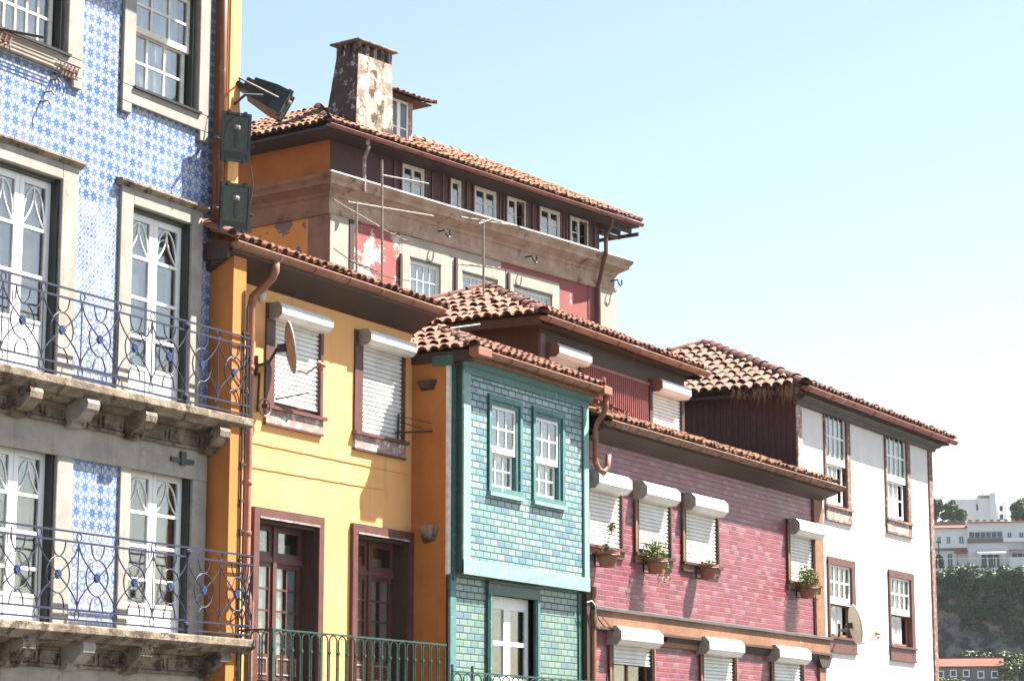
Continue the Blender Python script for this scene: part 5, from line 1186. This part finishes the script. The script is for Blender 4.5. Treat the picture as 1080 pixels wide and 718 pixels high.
# scissor clothes racks under the upper left window
def scissor(x, z, n, w_, h_, label):
    root = empty('scissor_clothes_rack', (x, YB-.06, z), label, 'clothes rack', 'folding clothes racks under the upper left window')
    b = MB()
    for i in range(n):
        a, c = i*w_/n, (i+1)*w_/n
        for s_ in (0, 1): b.tube([(a-.0, -.02-.02*s_, -h_/2 if s_ else h_/2), (c+.0, -.02-.02*s_, h_/2 if s_ else -h_/2)], .010, 5)
        b.lathe([(0, -.01), (.012, 0), (0, .01)], ((a+c)/2, -.05, 0), 6)
    b.build('lattice', 'rust', root, local=True)
    c = MB(); c.tube([(-.05, -.02, h_/2+.02), (w_+.05, -.02, h_/2+.02)], .012, 6); c.tube([(-.02, .04, -h_/2), (-.02, .04, h_/2)], .014, 6); c.build('arm', 'darkwood', root, local=True)
    return root
x, z = at(65, 72, YB-.1); scissor(x, z, 5, .34, .17, 'rusty folding clothes rack under the right end of the upper left window')
x, z = at(1, 42, YB-.1); r_ = scissor(x-.25, z, 5, .45, .17, 'rusty folding clothes rack at the left photo edge with its dark arm raised')
k = MB(); k.tube([(.15, -.1, .1), (.55, -.45, .05)], .02, 6); k.build('raised_arm', 'darkwood', r_, local=True)
b = MB()
for i in range(6):
    a = at(0, 42+4*i, YB-.09); x1_ = at(62, 60, YB-.09)[0]; b.tube([(a[0]-.6, YB-.09, Aw[2]-.06-.05*i), (x1_, YB-.09, Aw[2]-.06-.05*i)], .006, 4)
j = b.build('clothes_line', 'darkwood', None); centre_root(j, (a[0], YB-.09, Aw[2]-.3)); tag(j, 'parallel clothes lines strung between the two folding racks', 'clothes line')
b = MB()
for (px_, py_) in ((57, 84), (50, 97), (46, 107)):
    x, z = at(px_, py_, YB-.05); b.tube([(x, YB, z), (x, YB-.12, z), (x+.03, YB-.14, z-.05)], .012, 5)
j = b.build('wall_hook', 'rust', None); centre_root(j, (x, YB-.05, z)); tag(j, 'small rusty hooks in the blue tiles below the folding racks', 'hook')

# antennas
def antenna(base, top, elements, label, grp='television antennas on the roofs'):
    root = empty('antenna', base, label, 'antenna', grp); B_ = Vector(base)
    m = MB(); m.tube([(0, 0, 0), Vector(top)-B_], .022, 6); m.build('mast', 'galv', root, local=True)
    for (c0, c1, ne, ln, lat) in elements:
        b = MB(); c0, c1 = Vector(c0)-B_, Vector(c1)-B_; b.tube([c0, c1], .016, 6)
        for i in range(ne):
            p = c0.lerp(c1, (i+.5)/ne); l = Vector(lat)*ln*(1-.3*i/max(1, ne)); b.tube([p-l, p+l], .006, 4)
        b.build('boom', 'galv', root, local=True)
    return root
YA = 21.6
def a3(px_, py_, Y=YA): x, z = at(px_, py_, Y); return (x, Y, z)
antenna(a3(403, 304), a3(403, 169), [(a3(367, 213), a3(457, 228), 0, 0, (0, 0, 1)), (a3(404, 185), a3(452, 194), 7, .09, (.1, .9, .4)), (a3(404, 242), a3(430, 255), 4, .16, (.2, .9, .3))], 'tall bare antenna mast with two crossbars before the first attic window')
antenna(a3(376, 300), a3(376, 212), [(a3(352, 211), a3(400, 239), 9, .13, (.2, .6, .7)), (a3(370, 275), a3(398, 286), 5, .16, (.1, .9, .2))], 'shorter mast with bundled yagi arrays at the mansion corner pilaster')
YC = 21.0
antenna(a3(510, 342, YC), a3(510, 233, YC), [(a3(486, 229, YC), a3(548, 239, YC), 6, .16, (.0, .9, .1)), (a3(488, 279, YC), a3(528, 283, YC), 6, .2, (.1, .9, .1)), (a3(505, 236, YC), a3(517, 232, YC), 0, 0, (0, 0, 1))], 'thin antenna mast with a flat top array on the hipped brown storey roof')
antenna(a3(484, 350, 19.9), a3(484, 347, 19.9), [(a3(470, 347, 19.9), a3(506, 342, 19.9), 5, .12, (.3, .8, .3))], 'fallen yagi antenna lying across the roof tiles above the teal house')

# flower pots on the crimson house
def leaves(mb, c, rad, n, size, squash=(1, 1, 1), m='leaf', drop=0, bias=.6):
    c = Vector(c)
    for i in range(n):
        v = Vector((random.gauss(0, 1), random.gauss(0, 1), random.gauss(0, 1))).normalized()*(random.random()**bias)*rad
        v = Vector((v.x*squash[0], v.y*squash[1], v.z*squash[2])); v.z -= drop*random.random()**2
        d = Vector((random.gauss(0, 1), random.gauss(0, 1), random.gauss(0, 1)+.4)).normalized(); e = d.orthogonal().normalized()
        e = (Matrix.Rotation(random.uniform(0, 6.28), 3, d) @ e); s_ = size*random.uniform(.6, 1.3); f_ = d.cross(e)
        p = c+v; mb.mesh([p-e*s_, p+f_*s_*.4, p+e*s_, p-f_*s_*.4], [(0, 1, 2, 3)], m)
def pot(px_, py_, kind, label, w_=.2):
    x, z = at(px_, py_, 18.05); root = empty('flower_pot', (x, 18.05, z-.12), label, 'flower pot', 'terracotta pots hung under the crimson house windows')
    p = MB(); p.lathe([(0, 0), (w_*.68, 0), (w_*.92, .2), (w_*1.05, .2), (w_*1.06, .25), (w_*.95, .25), (w_*.9, .18), (0, .17)], n=20); p.build('pot', 'terracotta', root, local=True, smooth=False)
    b = MB(); b.tube([(-.0, .24, .02), (0, 0, -.01)], .012, 5); b.tube([(w_*1.08*cos(2*pi*i/16), w_*1.08*sin(2*pi*i/16), .19) for i in range(16)], .009, 5, closed=True); b.tube([(0, .24, .02), (0, .24, .25)], .012, 5); b.build('bracket', 'black', root, local=True)
    l = MB()
    if kind == 'bush': 
        leaves(l, (0, -.0, .42), .30, 900, .030, (1.15, .8, .75), drop=.15); leaves(l, (.25, -.05, .25), .2, 300, .026, (1, .8, .9), drop=.25); leaves(l, (-.1, 0, .5), .22, 200, .03)
    elif kind == 'fern':
        leaves(l, (-.02, 0, .40), .30, 800, .028, (1.1, .8, .7)); leaves(l, (.22, -.05, .2), .2, 350, .026, (.8, .8, 1.1), drop=.35)
        for i in range(10): a = random.uniform(0, 6.28); l.tube([(0, 0, .2), (.15*cos(a), .12*sin(a), .5), (.38*cos(a), .25*sin(a), .52)], .004, 3, 'leaf')
    elif kind == 'sprig':
        l.tube([(0, 0, .2), (.02, 0, .45), (.10, -.02, .68)], .006, 4, 'bark'); leaves(l, (.10, -.02, .66), .12, 42, .045, (.8, .8, 1.2)); leaves(l, (-.08, 0, .30), .12, 60, .04, m='treedark'); l.tube([(-.08, 0, .2), (-.1, 0, .5)], .006, 4, 'bark')
    else: leaves(l, (0, -.0, .26), .19, 160, .028, (1.1, 1, .35)); leaves(l, (0, -.0, .27), .17, 60, .03, (1.1, 1, .35), m='straw')
    l.build('plant', None, root, local=True)
pot(641, 590, 'sprig', 'terracotta pot with a single yellow-green sprig beside the turquoise house', .20)
pot(692, 597, 'fern', 'terracotta pot overflowing with trailing fern under the second crimson house window', .19)
pot(747, 603, 'low', 'terracotta pot with a low sparse plant under the third crimson house window', .19)
pot(852, 624, 'bush', 'terracotta pot with a bushy green plant beside the crimson house corner post', .20)
# dry grass hanging from the white house eave
b = MB(); yg_ = 18.42
for i in range(170):
    t = random.random()**1.2*1.55; y_ = yg_+.1+t; x_ = xe_w = at(848, 409, 18.42)[0]+random.uniform(-.04, .12); z_ = at(848, 409, 18.42)[1]+random.uniform(-.02, .2); ln = random.uniform(.06, .3)*(.4+abs(sin(t*5.3)))
    dx, dy = random.uniform(-.1, .05), random.uniform(-.1, .1); q = .009
    b.mesh([(x_, y_-q, z_), (x_, y_+q, z_), (x_+dx*.6, y_+dy*.5+q*.7, z_-ln*.6), (x_+dx*.6, y_+dy*.5-q*.7, z_-ln*.6), (x_+dx, y_+dy, z_-ln)], [(0, 1, 2, 3), (3, 2, 4)])
j = b.build('dry_grass', 'straw', None); j['kind'] = 'stuff'; tag(j, 'tufts of dry brown grass hanging from the eave of the white house', 'grass')

def wire(a, b, sag, label, r=.008, parent=None):
    a, b = Vector(a), Vector(b); w_ = MB(); w_.tube([a.lerp(b, t/14)+Vector((0, 0, -sag*4*(t/14)*(1-t/14))) for t in range(15)], r, 4)
    o = w_.build('wire', 'black', None); centre_root(o, a); tag(o, label, 'wire'); return o
x1_, z1w = at(352, 262, 20.9); x2_, z2w = at(432, 296, 20.9)
wire((x1_, 20.9, z1w), (x2_, 20.9, z2w), .12, 'thin wire sagging between the two masts on the yellow house roof')
x1_, z1w = at(624, 634, 18.15); x2_, z2w = at(652, 668, 18.15)
wire((x1_, 18.15, z1w), (x2_, 18.15, z2w), .05, 'thin pale wire running from the waste pipe to the half raised shutter')
x1_, z1w = at(430, 303, 19.0); x2_, z2w = at(474, 345, 19.0)

# ================================================================== THE FAR HILLSIDE
_d = ray(1030, 620); BETA = math.atan2(_d[1], _d[0]); ev = (sin(BETA), -cos(BETA)); wv = (cos(BETA), sin(BETA)); DF = 300.
def far(px_, py_, off=0):
    d = ray(px_, py_); t = (DF+off)/(d[0]*wv[0]+d[1]*wv[1]); return (d[0]*ev[0]+d[1]*ev[1])*t, d[2]*t+ZC
FO = Vector((wv[0]*DF, wv[1]*DF, 0))
def far_root(name, x, y, label, cat, group=None, z=0): return empty(name, FO+Vector((ev[0]*x+wv[0]*y, ev[1]*x+wv[1]*y, z)), label, cat, group, rz=BETA-pi/2)
def FB(mb, name, m, root, x, y, z=0, **k):            # vertices given in the far frame -> local to the root
    mb.v = [(v[0]-x, v[1]-y, v[2]-z) for v in mb.v]; return mb.build(name, m, root, local=True, **k)
zT = far(1030, 598, 0)[1]; zF = far(1030, 718, -12)[1]; print('terrace', zT, 'foot', zF)
from mathutils import noise as mn
nx, prof = 90, [(-70, -.5), (-40, 0), (-22, zF-6), (-14, zF-1), (-9, zF+1), (-7, zF+3), (-6, zF+5), (-5.2, zF+7), (-4.5, zF+9), (-4, zF+11), (-3.4, zF+13), (-3, (zF+13+zT)/2), (-2.4, zT-1), (-1.6, zT), (4, zT+.05), (14, zT+.1), (22, zT+2), (40, zT+5), (60, zT+7.5), (90, zT+9), (140, zT+8), (190, 10), (215, -.6)]
vs = []; 
for i in range(nx+1):
    x = -70+150*i/nx
    for j, (y, z) in enumerate(prof):
        k = 2.8 if 4 <= j <= 12 else (.0 if 13 <= j <= 15 else .8)
        nvec = Vector((x*.11, j*.35, 1.3)); nn = mn.fractal(nvec, 1.0, 2.0, 4)
        vs.append((x, y + k*nn*1.4, z + (k*.25*mn.noise(nvec*1.7) if j > 2 else 0)))
m = len(prof); fs = [(i*m+j, (i+1)*m+j, (i+1)*m+j+1, i*m+j+1) for i in range(nx) for j in range(m-1)]
c = MB(); c.mesh(vs, fs, 'rock')
ob = c.build('hill', None, None); ob.location = FO; ob.rotation_euler = (0, 0, BETA-pi/2); ob['kind'] = 'structure'
sub = ob.modifiers.new('s', 'SUBSURF'); sub.levels = 2; sub.render_levels = 2; sub.subdivision_type = 'SIMPLE'
tx = bpy.data.textures.new('n', 'CLOUDS'); tx.noise_scale = 1.7; tx.noise_depth = 4
dm_ = ob.modifiers.new('d', 'DISPLACE'); dm_.texture = tx; dm_.strength = 1.5; dm_.mid_level = .5; dm_.texture_coords = 'LOCAL'
vg = ob.vertex_groups.new(name='cliff'); vg.add([i*m+j for i in range(nx+1) for j in range(3, 13)], 1, 'REPLACE'); dm_.vertex_group = 'cliff'

def foliage(mb, c, rad, n, size, m):
    leaves(mb, c, 1, 0, size) if 0 else None
    cx_, cy_, cz_ = c
    for i in range(n):
        v = Vector((random.gauss(0, 1), random.gauss(0, 1), random.gauss(0, 1))).normalized()*(random.random()**.35)
        p = Vector((cx_+v.x*rad[0], cy_+v.y*rad[1], cz_+v.z*rad[2]))
        d = (v+Vector((random.gauss(0, .6), random.gauss(0, .6), random.gauss(0, .6)+.3))).normalized(); e = d.orthogonal().normalized(); e = Matrix.Rotation(random.uniform(0, 6.28), 3, d) @ e; f_ = d.cross(e); s_ = size*random.uniform(.6, 1.4)
        mb.mesh([p-e*s_, p+f_*s_*.6, p+e*s_, p-f_*s_*.6], [(0, 1, 2, 3)], m)
iv = MB(); random.seed(21)
def ivclump(px_, py_, r, n, dark=False):
    x, z = far(px_, py_, -5.5); foliage(iv, (x, -5.0+random.uniform(-.5, .8), z), (r, .9, r*.8), int(n*1.8), .15, 'ivy' if not dark else 'treedark')
for i in range(46): ivclump(985+i*2.6+random.uniform(-2, 2), 604+random.uniform(-3, 9), random.uniform(.7, 1.3), 150, random.random() < .4)
for i in range(70):                       # hanging curtains of ivy
    px_ = random.choice([random.uniform(1000, 1020), random.uniform(1015, 1100), random.uniform(1040, 1110)]); ivclump(px_, random.uniform(610, 650), random.uniform(.6, 1.3), 110, random.random() < .35)
for i in range(75): ivclump(random.uniform(1022, 1112), random.uniform(640, 694), random.uniform(.7, 1.2), 100, random.random() < .75)  # mostly dark leaves low on the right, shade painted into the leaf colour
for t in range(14): ivclump(1012+t*1.6+random.uniform(-2, 2), 622+t*4.2, random.uniform(.5, .9), 120, random.random() < .3)
for t in range(16): ivclump(988+t*2+random.uniform(-2, 2), 626+random.uniform(-3, 3), .6, 60, random.random() < .4)
for i in range(60):
    px_ = random.uniform(1018, 1110); x, z = far(px_, random.uniform(688, 704)+max(0, (px_-1050))*.1, -10); foliage(iv, (x, -9+random.uniform(-1, 1), z), (1.1, 1.2, .6), 110, .18, 'ivy' if random.random() < .75 else 'leaf')
for i in range(24):
    px_ = random.uniform(1060, 1110); x, z = far(px_, random.uniform(700, 724), -16); foliage(iv, (x, -16, z), (1.2, 1.2, .8), 120, .2, 'ivy' if random.random() < .6 else 'leaf')
for i in range(8): x, z = far(990+i*3, 716, -19); foliage(iv, (x, -18.5, z-.2), (.7, .6, .35), 60, .14, 'leaf')
ivo = iv.build('ivy', None, None); ivo.location = FO; ivo.rotation_euler = (0, 0, BETA-pi/2); ivo['kind'] = 'stuff'; tag(ivo, 'dark ivy and scrub hanging over the rocky cliff on the right', 'ivy')

def fx(px_, off=0, py_=580): return far(px_, py_, off)[0]
def fz(py_, off=0, px_=1030): return far(px_, py_, off)[1]
# pale terrace house, left
y = 0.; x0, x1 = fx(955), fx(1020.5); R_ = far_root('terrace_house', x0, y, 'long low white house with small blue windows at the left of the far terrace', 'house', z=zT)
wn = [(fx(a), fx(b), fz(572.5), fz(565)) for a, b in ((989, 992.5), (999, 1002.5), (1012, 1016.5))] + [(fx(999.5), fx(1004), zT, fz(583))]
b = MB(); wall_holes(b, x0, x1, zT-1, fz(556), y, wn, .2, 'haze_white', 'haze_white'); b.box(x0, x1, y+1, y+9, zT-1, fz(556)); b.box(x0, x1, y-.5, y, fz(577.5), fz(573.5), 'haze_white'); b.box(x0, x1-.2, y-.35, y, fz(579.5), fz(577.5), 'far_grey'); b.face([(x1, y, zT-1), (x1, y+9, zT-1), (x1, y+9, fz(556)), (x1, y, fz(556))], 'haze_white')
wO = FB(b, 'wall', None, R_, x0, y, zT)
for a in wn: b = MB(); b.box(a[0], a[1], y+.15, y+.2, a[2], a[3], 'far_glass'); b.box((a[0]+a[1])/2-.04, (a[0]+a[1])/2+.04, y+.1, y+.15, a[2], a[3], 'haze_white'); FB(b, 'window', None, R_, x0, y, zT)
b = MB(); b.profx([(y-.4, fz(556.5)), (y-.4, fz(556)), (y+5, fz(549)), (y+9.4, fz(556)), (y+9.4, fz(556.5))], x0, x1+.1); FB(b, 'roof', 'far_roof', R_, x0, y, zT)
b = MB(); b.extr([(fx(1006), y-.2, fz(582)), (fx(1021), y-.2, fz(581)), (fx(1019), y-2, fz(585)), (fx(1009), y-2, fz(585))], (0, 0, 0), (0, 0, .12)); b.box(fx(1009), fx(1009)+.1, y-2, y-1.9, zT, fz(585)); FB(b, 'canopy', 'redawn', R_, x0, y, zT)
# retaining wall behind
b = MB(); b.box(fx(955, 12), fx(1019, 12), 11.5, 12.5, zT, fz(549.5, 12)); 
for i in range(30): q = fx(955, 12)+i*.9; b.box(q, q+.45, 11.4, 12.6, fz(549.5, 12), fz(548.3, 12))
xx = fx(955, 12); R2 = b; b.v = [(v[0]-xx, v[1]-12, v[2]-zT) for v in b.v]; ob = b.build('retaining_wall', 'far_grey'); ob.location = FO+Vector((ev[0]*xx+wv[0]*12, ev[1]*xx+wv[1]*12, zT)); ob.rotation_euler = (0, 0, BETA-pi/2); tag(ob, 'grey stone retaining wall with a toothed top behind the left far terrace house', 'wall')
# bigger terrace house, right
y = -.3; x0, x1 = fx(1020.5), fx(1120); R_ = far_root('terrace_house', x0, y, 'wider white house with a glazed veranda and a pale awning on the far terrace', 'house', z=zT)
wn = [(fx(1022.5), fx(1058), fz(567.3), fz(560.5)), (fx(1063), fx(1067.5), fz(569), fz(562)), (fx(1075.5), fx(1080), fz(569), fz(562)), (fx(1034), fx(1054), zT, fz(583)), (fx(1067), fx(1090), zT, fz(583.5))]
b = MB(); wall_holes(b, x0, x1, zT-1, fz(551), y, wn, .4, 'haze_white', 'haze_white'); b.box(x0, x1, y+1.2, y+11, zT-1, fz(551)); b.face([(x0, y, zT-1), (x0, y+11, zT-1), (x0, y+11, fz(551)), (x0, y, fz(551))], 'haze_white')
b.box(fx(1058.5), x1, y-1.1, y, fz(572.8), fz(572), 'haze_white'); b.box(fx(1058.5), x1, y-1.1, y-1, fz(572), fz(568.5), 'haze_white'); b.box(x0, fx(1058.5), y-.5, y, fz(572.5), fz(568), 'far_grey'); b.box(fx(1064), x1, y-2.6, y-2.4, zT-1, fz(590), 'haze_white')
FB(b, 'wall', None, R_, x0, y, zT)
for a in wn:
    b = MB(); b.box(a[0], a[1], y+.35, y+.4, a[2], a[3], 'far_glass'); n_ = max(2, int((a[1]-a[0])/.62))
    for i in range(n_+1): q = a[0]+(a[1]-a[0])*i/n_; b.box(q-.04, q+.04, y+.2, y+.34, a[2], a[3], 'haze_white')
    b.box(a[0], a[1], y+.2, y+.34, a[3]-.08, a[3], 'haze_white'); FB(b, 'window', None, R_, x0, y, zT)
b = MB(); b.profx([(y-.4, fz(551.5)), (y-.4, fz(550.8)), (y+5.5, fz(545.5)), (y+11, fz(551))], x0+.1, x1); FB(b, 'roof', 'far_roof', R_, x0, y, zT)
b = MB(); b.extr([(fx(1031), y-2.2, fz(585.2)), (fx(1061), y-2.2, fz(585.2)), (fx(1059), y, fz(580.5)), (fx(1029.5), y, fz(580.5))], (0, 0, 0), (0, 0, .1)); b.extr([(fx(1031), y-2.2, fz(585.2)), (fx(1061), y-2.2, fz(585.2)), (fx(1061), y-2.2, fz(586.5)), (fx(1031), y-2.2, fz(586.5))], (0, 0, 0), (0, .05, 0))
for q in (1034, 1057): b.box(fx(q), fx(q)+.08, y-2.1, y-2, zT, fz(585.2))
FB(b, 'awning', 'awning', R_, x0, y, zT)
b = MB(); b.extr([(fx(1066), y-2.0, fz(584)), (fx(1100), y-2.0, fz(584)), (fx(1100), y, fz(581)), (fx(1064), y, fz(581))], (0, 0, 0), (0, 0, .1)); FB(b, 'awning', 'far_grey', R_, x0, y, zT)
# apartment block up the hill
y = 75; zg_ = zT+5; x0 = far(1008, 530, y)[0]; R_ = far_root('apartment_block', x0, y, 'white modern apartment block with recessed balconies on top of the far hill', 'building', z=zg_)
def g_(px_, py_): return far(px_, py_, y)
xa, xb, xc, xd, xe2 = g_(1004, 530)[0], g_(1031.5, 530)[0], g_(1044, 530)[0], g_(1050, 530)[0], g_(1061, 530)[0]
def zz_(py_): return g_(1030, py_)[1]
wnl = [(g_(1011, 0)[0], g_(1018.5, 0)[0], zz_(538), zz_(531.5)), (g_(1020, 0)[0], g_(1026.5, 0)[0], zz_(538), zz_(533)), (g_(1013, 0)[0], g_(1019, 0)[0], zz_(547), zz_(541.5)), (g_(1022, 0)[0], g_(1027, 0)[0], zz_(547.5), zz_(544))]
b = MB(); wall_holes(b, xa, xb, zg_, zz_(526), y, wnl, .5, 'haze_white', 'haze_white'); b.box(xa, xb, y+1, y+14, zg_, zz_(526)); b.box(xb, xb+.4, y-.2, y+14, zg_, zz_(525), 'haze_white')
wnr = [(xb+.8, xc-.6, zz_(538.5), zz_(531)), (xb+.8, xc-.6, zz_(547.5), zz_(541))]
wall_holes(b, xb+.4, xc, zg_, zz_(525.8), y-.2, wnr, 1.2, 'haze_white', 'haze_white'); b.box(xc, xd, y-.6, y+14, zg_, zz_(520.5), 'haze_white'); b.box(xb, xc, y+2, y+13, zz_(526), zz_(520.5), 'far_grey')
wnq = [(xd+.6, xe2-.5, zz_(538.5), zz_(533)), (xd+.6, xe2-.5, zz_(547.5), zz_(542))]
wall_holes(b, xd, xe2, zg_, zz_(530), y+1, wnq, 1., 'haze_white', 'haze_white'); b.box(xd, xe2, y+3, y+14, zg_, zz_(530))
b.box(g_(1011, 0)[0], g_(1014, 0)[0], y+3, y+6, zz_(526), zz_(521.5), 'haze_white'); b.box(g_(1016, 0)[0], g_(1028, 0)[0], y+4, y+7, zz_(526), zz_(523), 'far_grey'); b.tube([(g_(1018, 0)[0], y+4, zz_(526)), (g_(1018, 0)[0], y+4, zz_(515))], .12, 4, 'haze_white')
FB(b, 'wall', None, R_, x0, y, zg_)
for a, dpt in [(q, .5) for q in wnl]+[(q, 1.0) for q in wnr]+[(q, 1.9) for q in wnq]: b = MB(); b.box(a[0], a[1], y+dpt-.15, y+dpt-.05, a[2], a[3]); FB(b, 'window', 'far_glass', R_, x0, y, zg_)
for a in wnr: b = MB(); b.box(a[0], a[1], y-.3, y-.22, a[2], a[2]+1.1); FB(b, 'balcony_parapet', 'haze_white', R_, x0, y, zg_)
# low stone building at the foot of the cliff
y = -16; x0, x1 = far(950, 700, y)[0], far(1056, 700, y)[0]; zb_ = fz(730, y); R_ = far_root('stone_warehouse', x0, y, 'low grey stone building with a red tiled roof and white-ringed windows under the cliff', 'building', z=zb_)
wn = []; b = MB()
def wz(py_): return fz(py_, y)
cs_ = [(992, 710.5), (1005.5, 709.5), (1019, 709.5), (1034.5, 711), (1049, 711)]
hol = [(far(p_, q_, y)[0]-.28, far(p_, q_, y)[0]+.28, wz(q_)-.32, wz(q_)+.32) for p_, q_ in cs_]
wall_holes(b, x0, x1, 0, wz(702), y, hol, .25, 'far_grey', 'far_grey'); b.box(x0, x1, y+.8, y+6, 0, wz(702), 'far_grey'); FB(b, 'wall', None, R_, x0, y, zb_)
for h_ in hol: b = MB(); frame(b, h_[0]-.12, h_[1]+.12, h_[2]-.12, h_[3]+.12, y-.06, y-.003, .14, 'haze_white'); b.box(h_[0], h_[1], y+.2, y+.24, h_[2], h_[3], 'far_glass'); FB(b, 'window', None, R_, x0, y, zb_)
b = MB(); b.profx([(y-.3, wz(702.5)), (y-.3, wz(702)), (y+3, wz(695.5)+.35), (y+6.3, wz(702))], x0, x1+.3); b.box(x0, x1+.3, y+2.85, y+3.15, wz(695.5)+.3, wz(695.5)+.45)
k_ = far(1001, 700, y)[0]
FB(b, 'roof', 'far_roof', R_, x0, y, zb_)
x, z = far(1066, 714, y); b = MB(); b.box(-1., .9, 0, 3, -2, .7, 'haze_white'); b.profx([(-.2, .7), (1.5, 1.25), (3.2, .7)], -1.1, 1.0, 'far_glass'); o = b.build('shed', None); o.location = FO+Vector((ev[0]*x+wv[0]*y, ev[1]*x+wv[1]*y, z)); o.rotation_euler = (0, 0, BETA-pi/2); tag(o, 'tiny white shed with a blue roof at the right end of the stone building', 'shed')
# trees
def far_tree(px_, py_top, py_bot, wpx, y, label, dark, grp='trees on the far hill'):
    x, zt__ = far(px_, py_top, y); zb2 = far(px_, py_bot, y)[1]; w2 = wpx/2/(F/(DF+y)); h = zt__-zb2
    R_ = far_root('tree', x, y, label, 'tree', grp, z=zb2-2)
    t = MB(); t.tube([(0, 0, -2), (.2, 0, 2+h*.3), (.1, .1, 2+h*.75)], .4, 8, r2=.12)
    for k in range(5): a = k*1.3; t.tube([(0.1, 0, 2+h*.3), (w2*.5*cos(a), w2*.5*sin(a), 2+h*.65)], .15, 5, r2=.05)
    t.build('trunk', 'bark', R_, local=True)
    c = MB(); 
    for k in range(13):
        a = random.uniform(0, 6.28); q = random.random()**.6; foliage(c, (w2*.75*q*cos(a), w2*.75*q*sin(a), 2+h*(.25+.6*random.random()*(1-.35*q))), (w2*.38, w2*.38, h*.2), 260, .3, 'treedark' if dark else 'treeleaf')
    c.build('crown', None, R_, local=True)
far_tree(984, 523, 549, 24, 30, 'green tree just right of the white house edge, left of the far pair', False)
far_tree(1003, 527, 549, 22, 28, 'lighter green tree in front of the far apartment block', False)
far_tree(1012, 536, 549, 12, 26, 'small low tree at the foot of the far apartment block', False)
far_tree(1076, 523, 550, 32, 34, 'big dark tree cut by the right photo edge on the far hill', True)
far_tree(990.5, 584, 600, 9, -2.4, 'small dark rounded tree at the left end of the far terrace', True)
x = fx(990, -2.2); R_ = far_root('street_lamp', x, -2.2, 'thin dark street lamp at the left end of the far terrace', 'street lamp', z=zT); b = MB(); b.tube([(0, 0, 0), (0, 0, fz(572)-zT)], .07, 6); b.build('pole', 'black', R_, local=True); b = MB(); b.box(-.3, .3, -.15, .15, fz(573)-zT, fz(571.7)-zT); b.build('lamp_head', 'black', R_, local=True)
b = MB(); xx = fx(980); xe3 = fx(1064); b.box(xx, xe3, -3.0, -2.8, zT-.8, zT-.3)
q = xx
while q < xe3: b.box(q, q+.12, -3.05, -2.85, zT-.3, fz(590.5)); q += 1.0
b.box(xx, xe3, -3.0, -2.85, fz(590.8), fz(590.2)); b.v = [(v[0]-xx, v[1]+3, v[2]-zT) for v in b.v]; o = b.build('terrace_balustrade', 'haze_white'); o.location = FO+Vector((ev[0]*xx-wv[0]*3, ev[1]*xx-wv[1]*3, zT)); o.rotation_euler = (0, 0, BETA-pi/2); tag(o, 'pale balustrade along the cliff edge before the far houses', 'balustrade')

# ------------------------------------------------------------------ the air
hz = MB(); hz.box(-620, 620, -620, 620, -1.5, 62.); hzo = hz.build('haze', None) if 0 else None
me = bpy.data.meshes.new('haze'); me.from_pydata(hz.v, [], hz.f); hm = bpy.data.materials.new('haze_air'); hm.use_nodes = True; hn = hm.node_tree
hn.nodes.remove(hn.nodes['Principled BSDF']); pv = hn.nodes.new('ShaderNodeVolumePrincipled'); pv.inputs['Color'].default_value = (.86, .93, 1, 1); pv.inputs['Density'].default_value = .00009; pv.inputs['Anisotropy'].default_value = .2
hn.links.new(pv.outputs[0], hn.nodes['Material Output'].inputs['Volume']); me.materials.append(hm)
hzo = bpy.data.objects.new('haze', me); col.objects.link(hzo); hzo['kind'] = 'stuff'; hzo['label'] = 'thin bluish summer haze over the river valley'; hzo['category'] = 'haze'
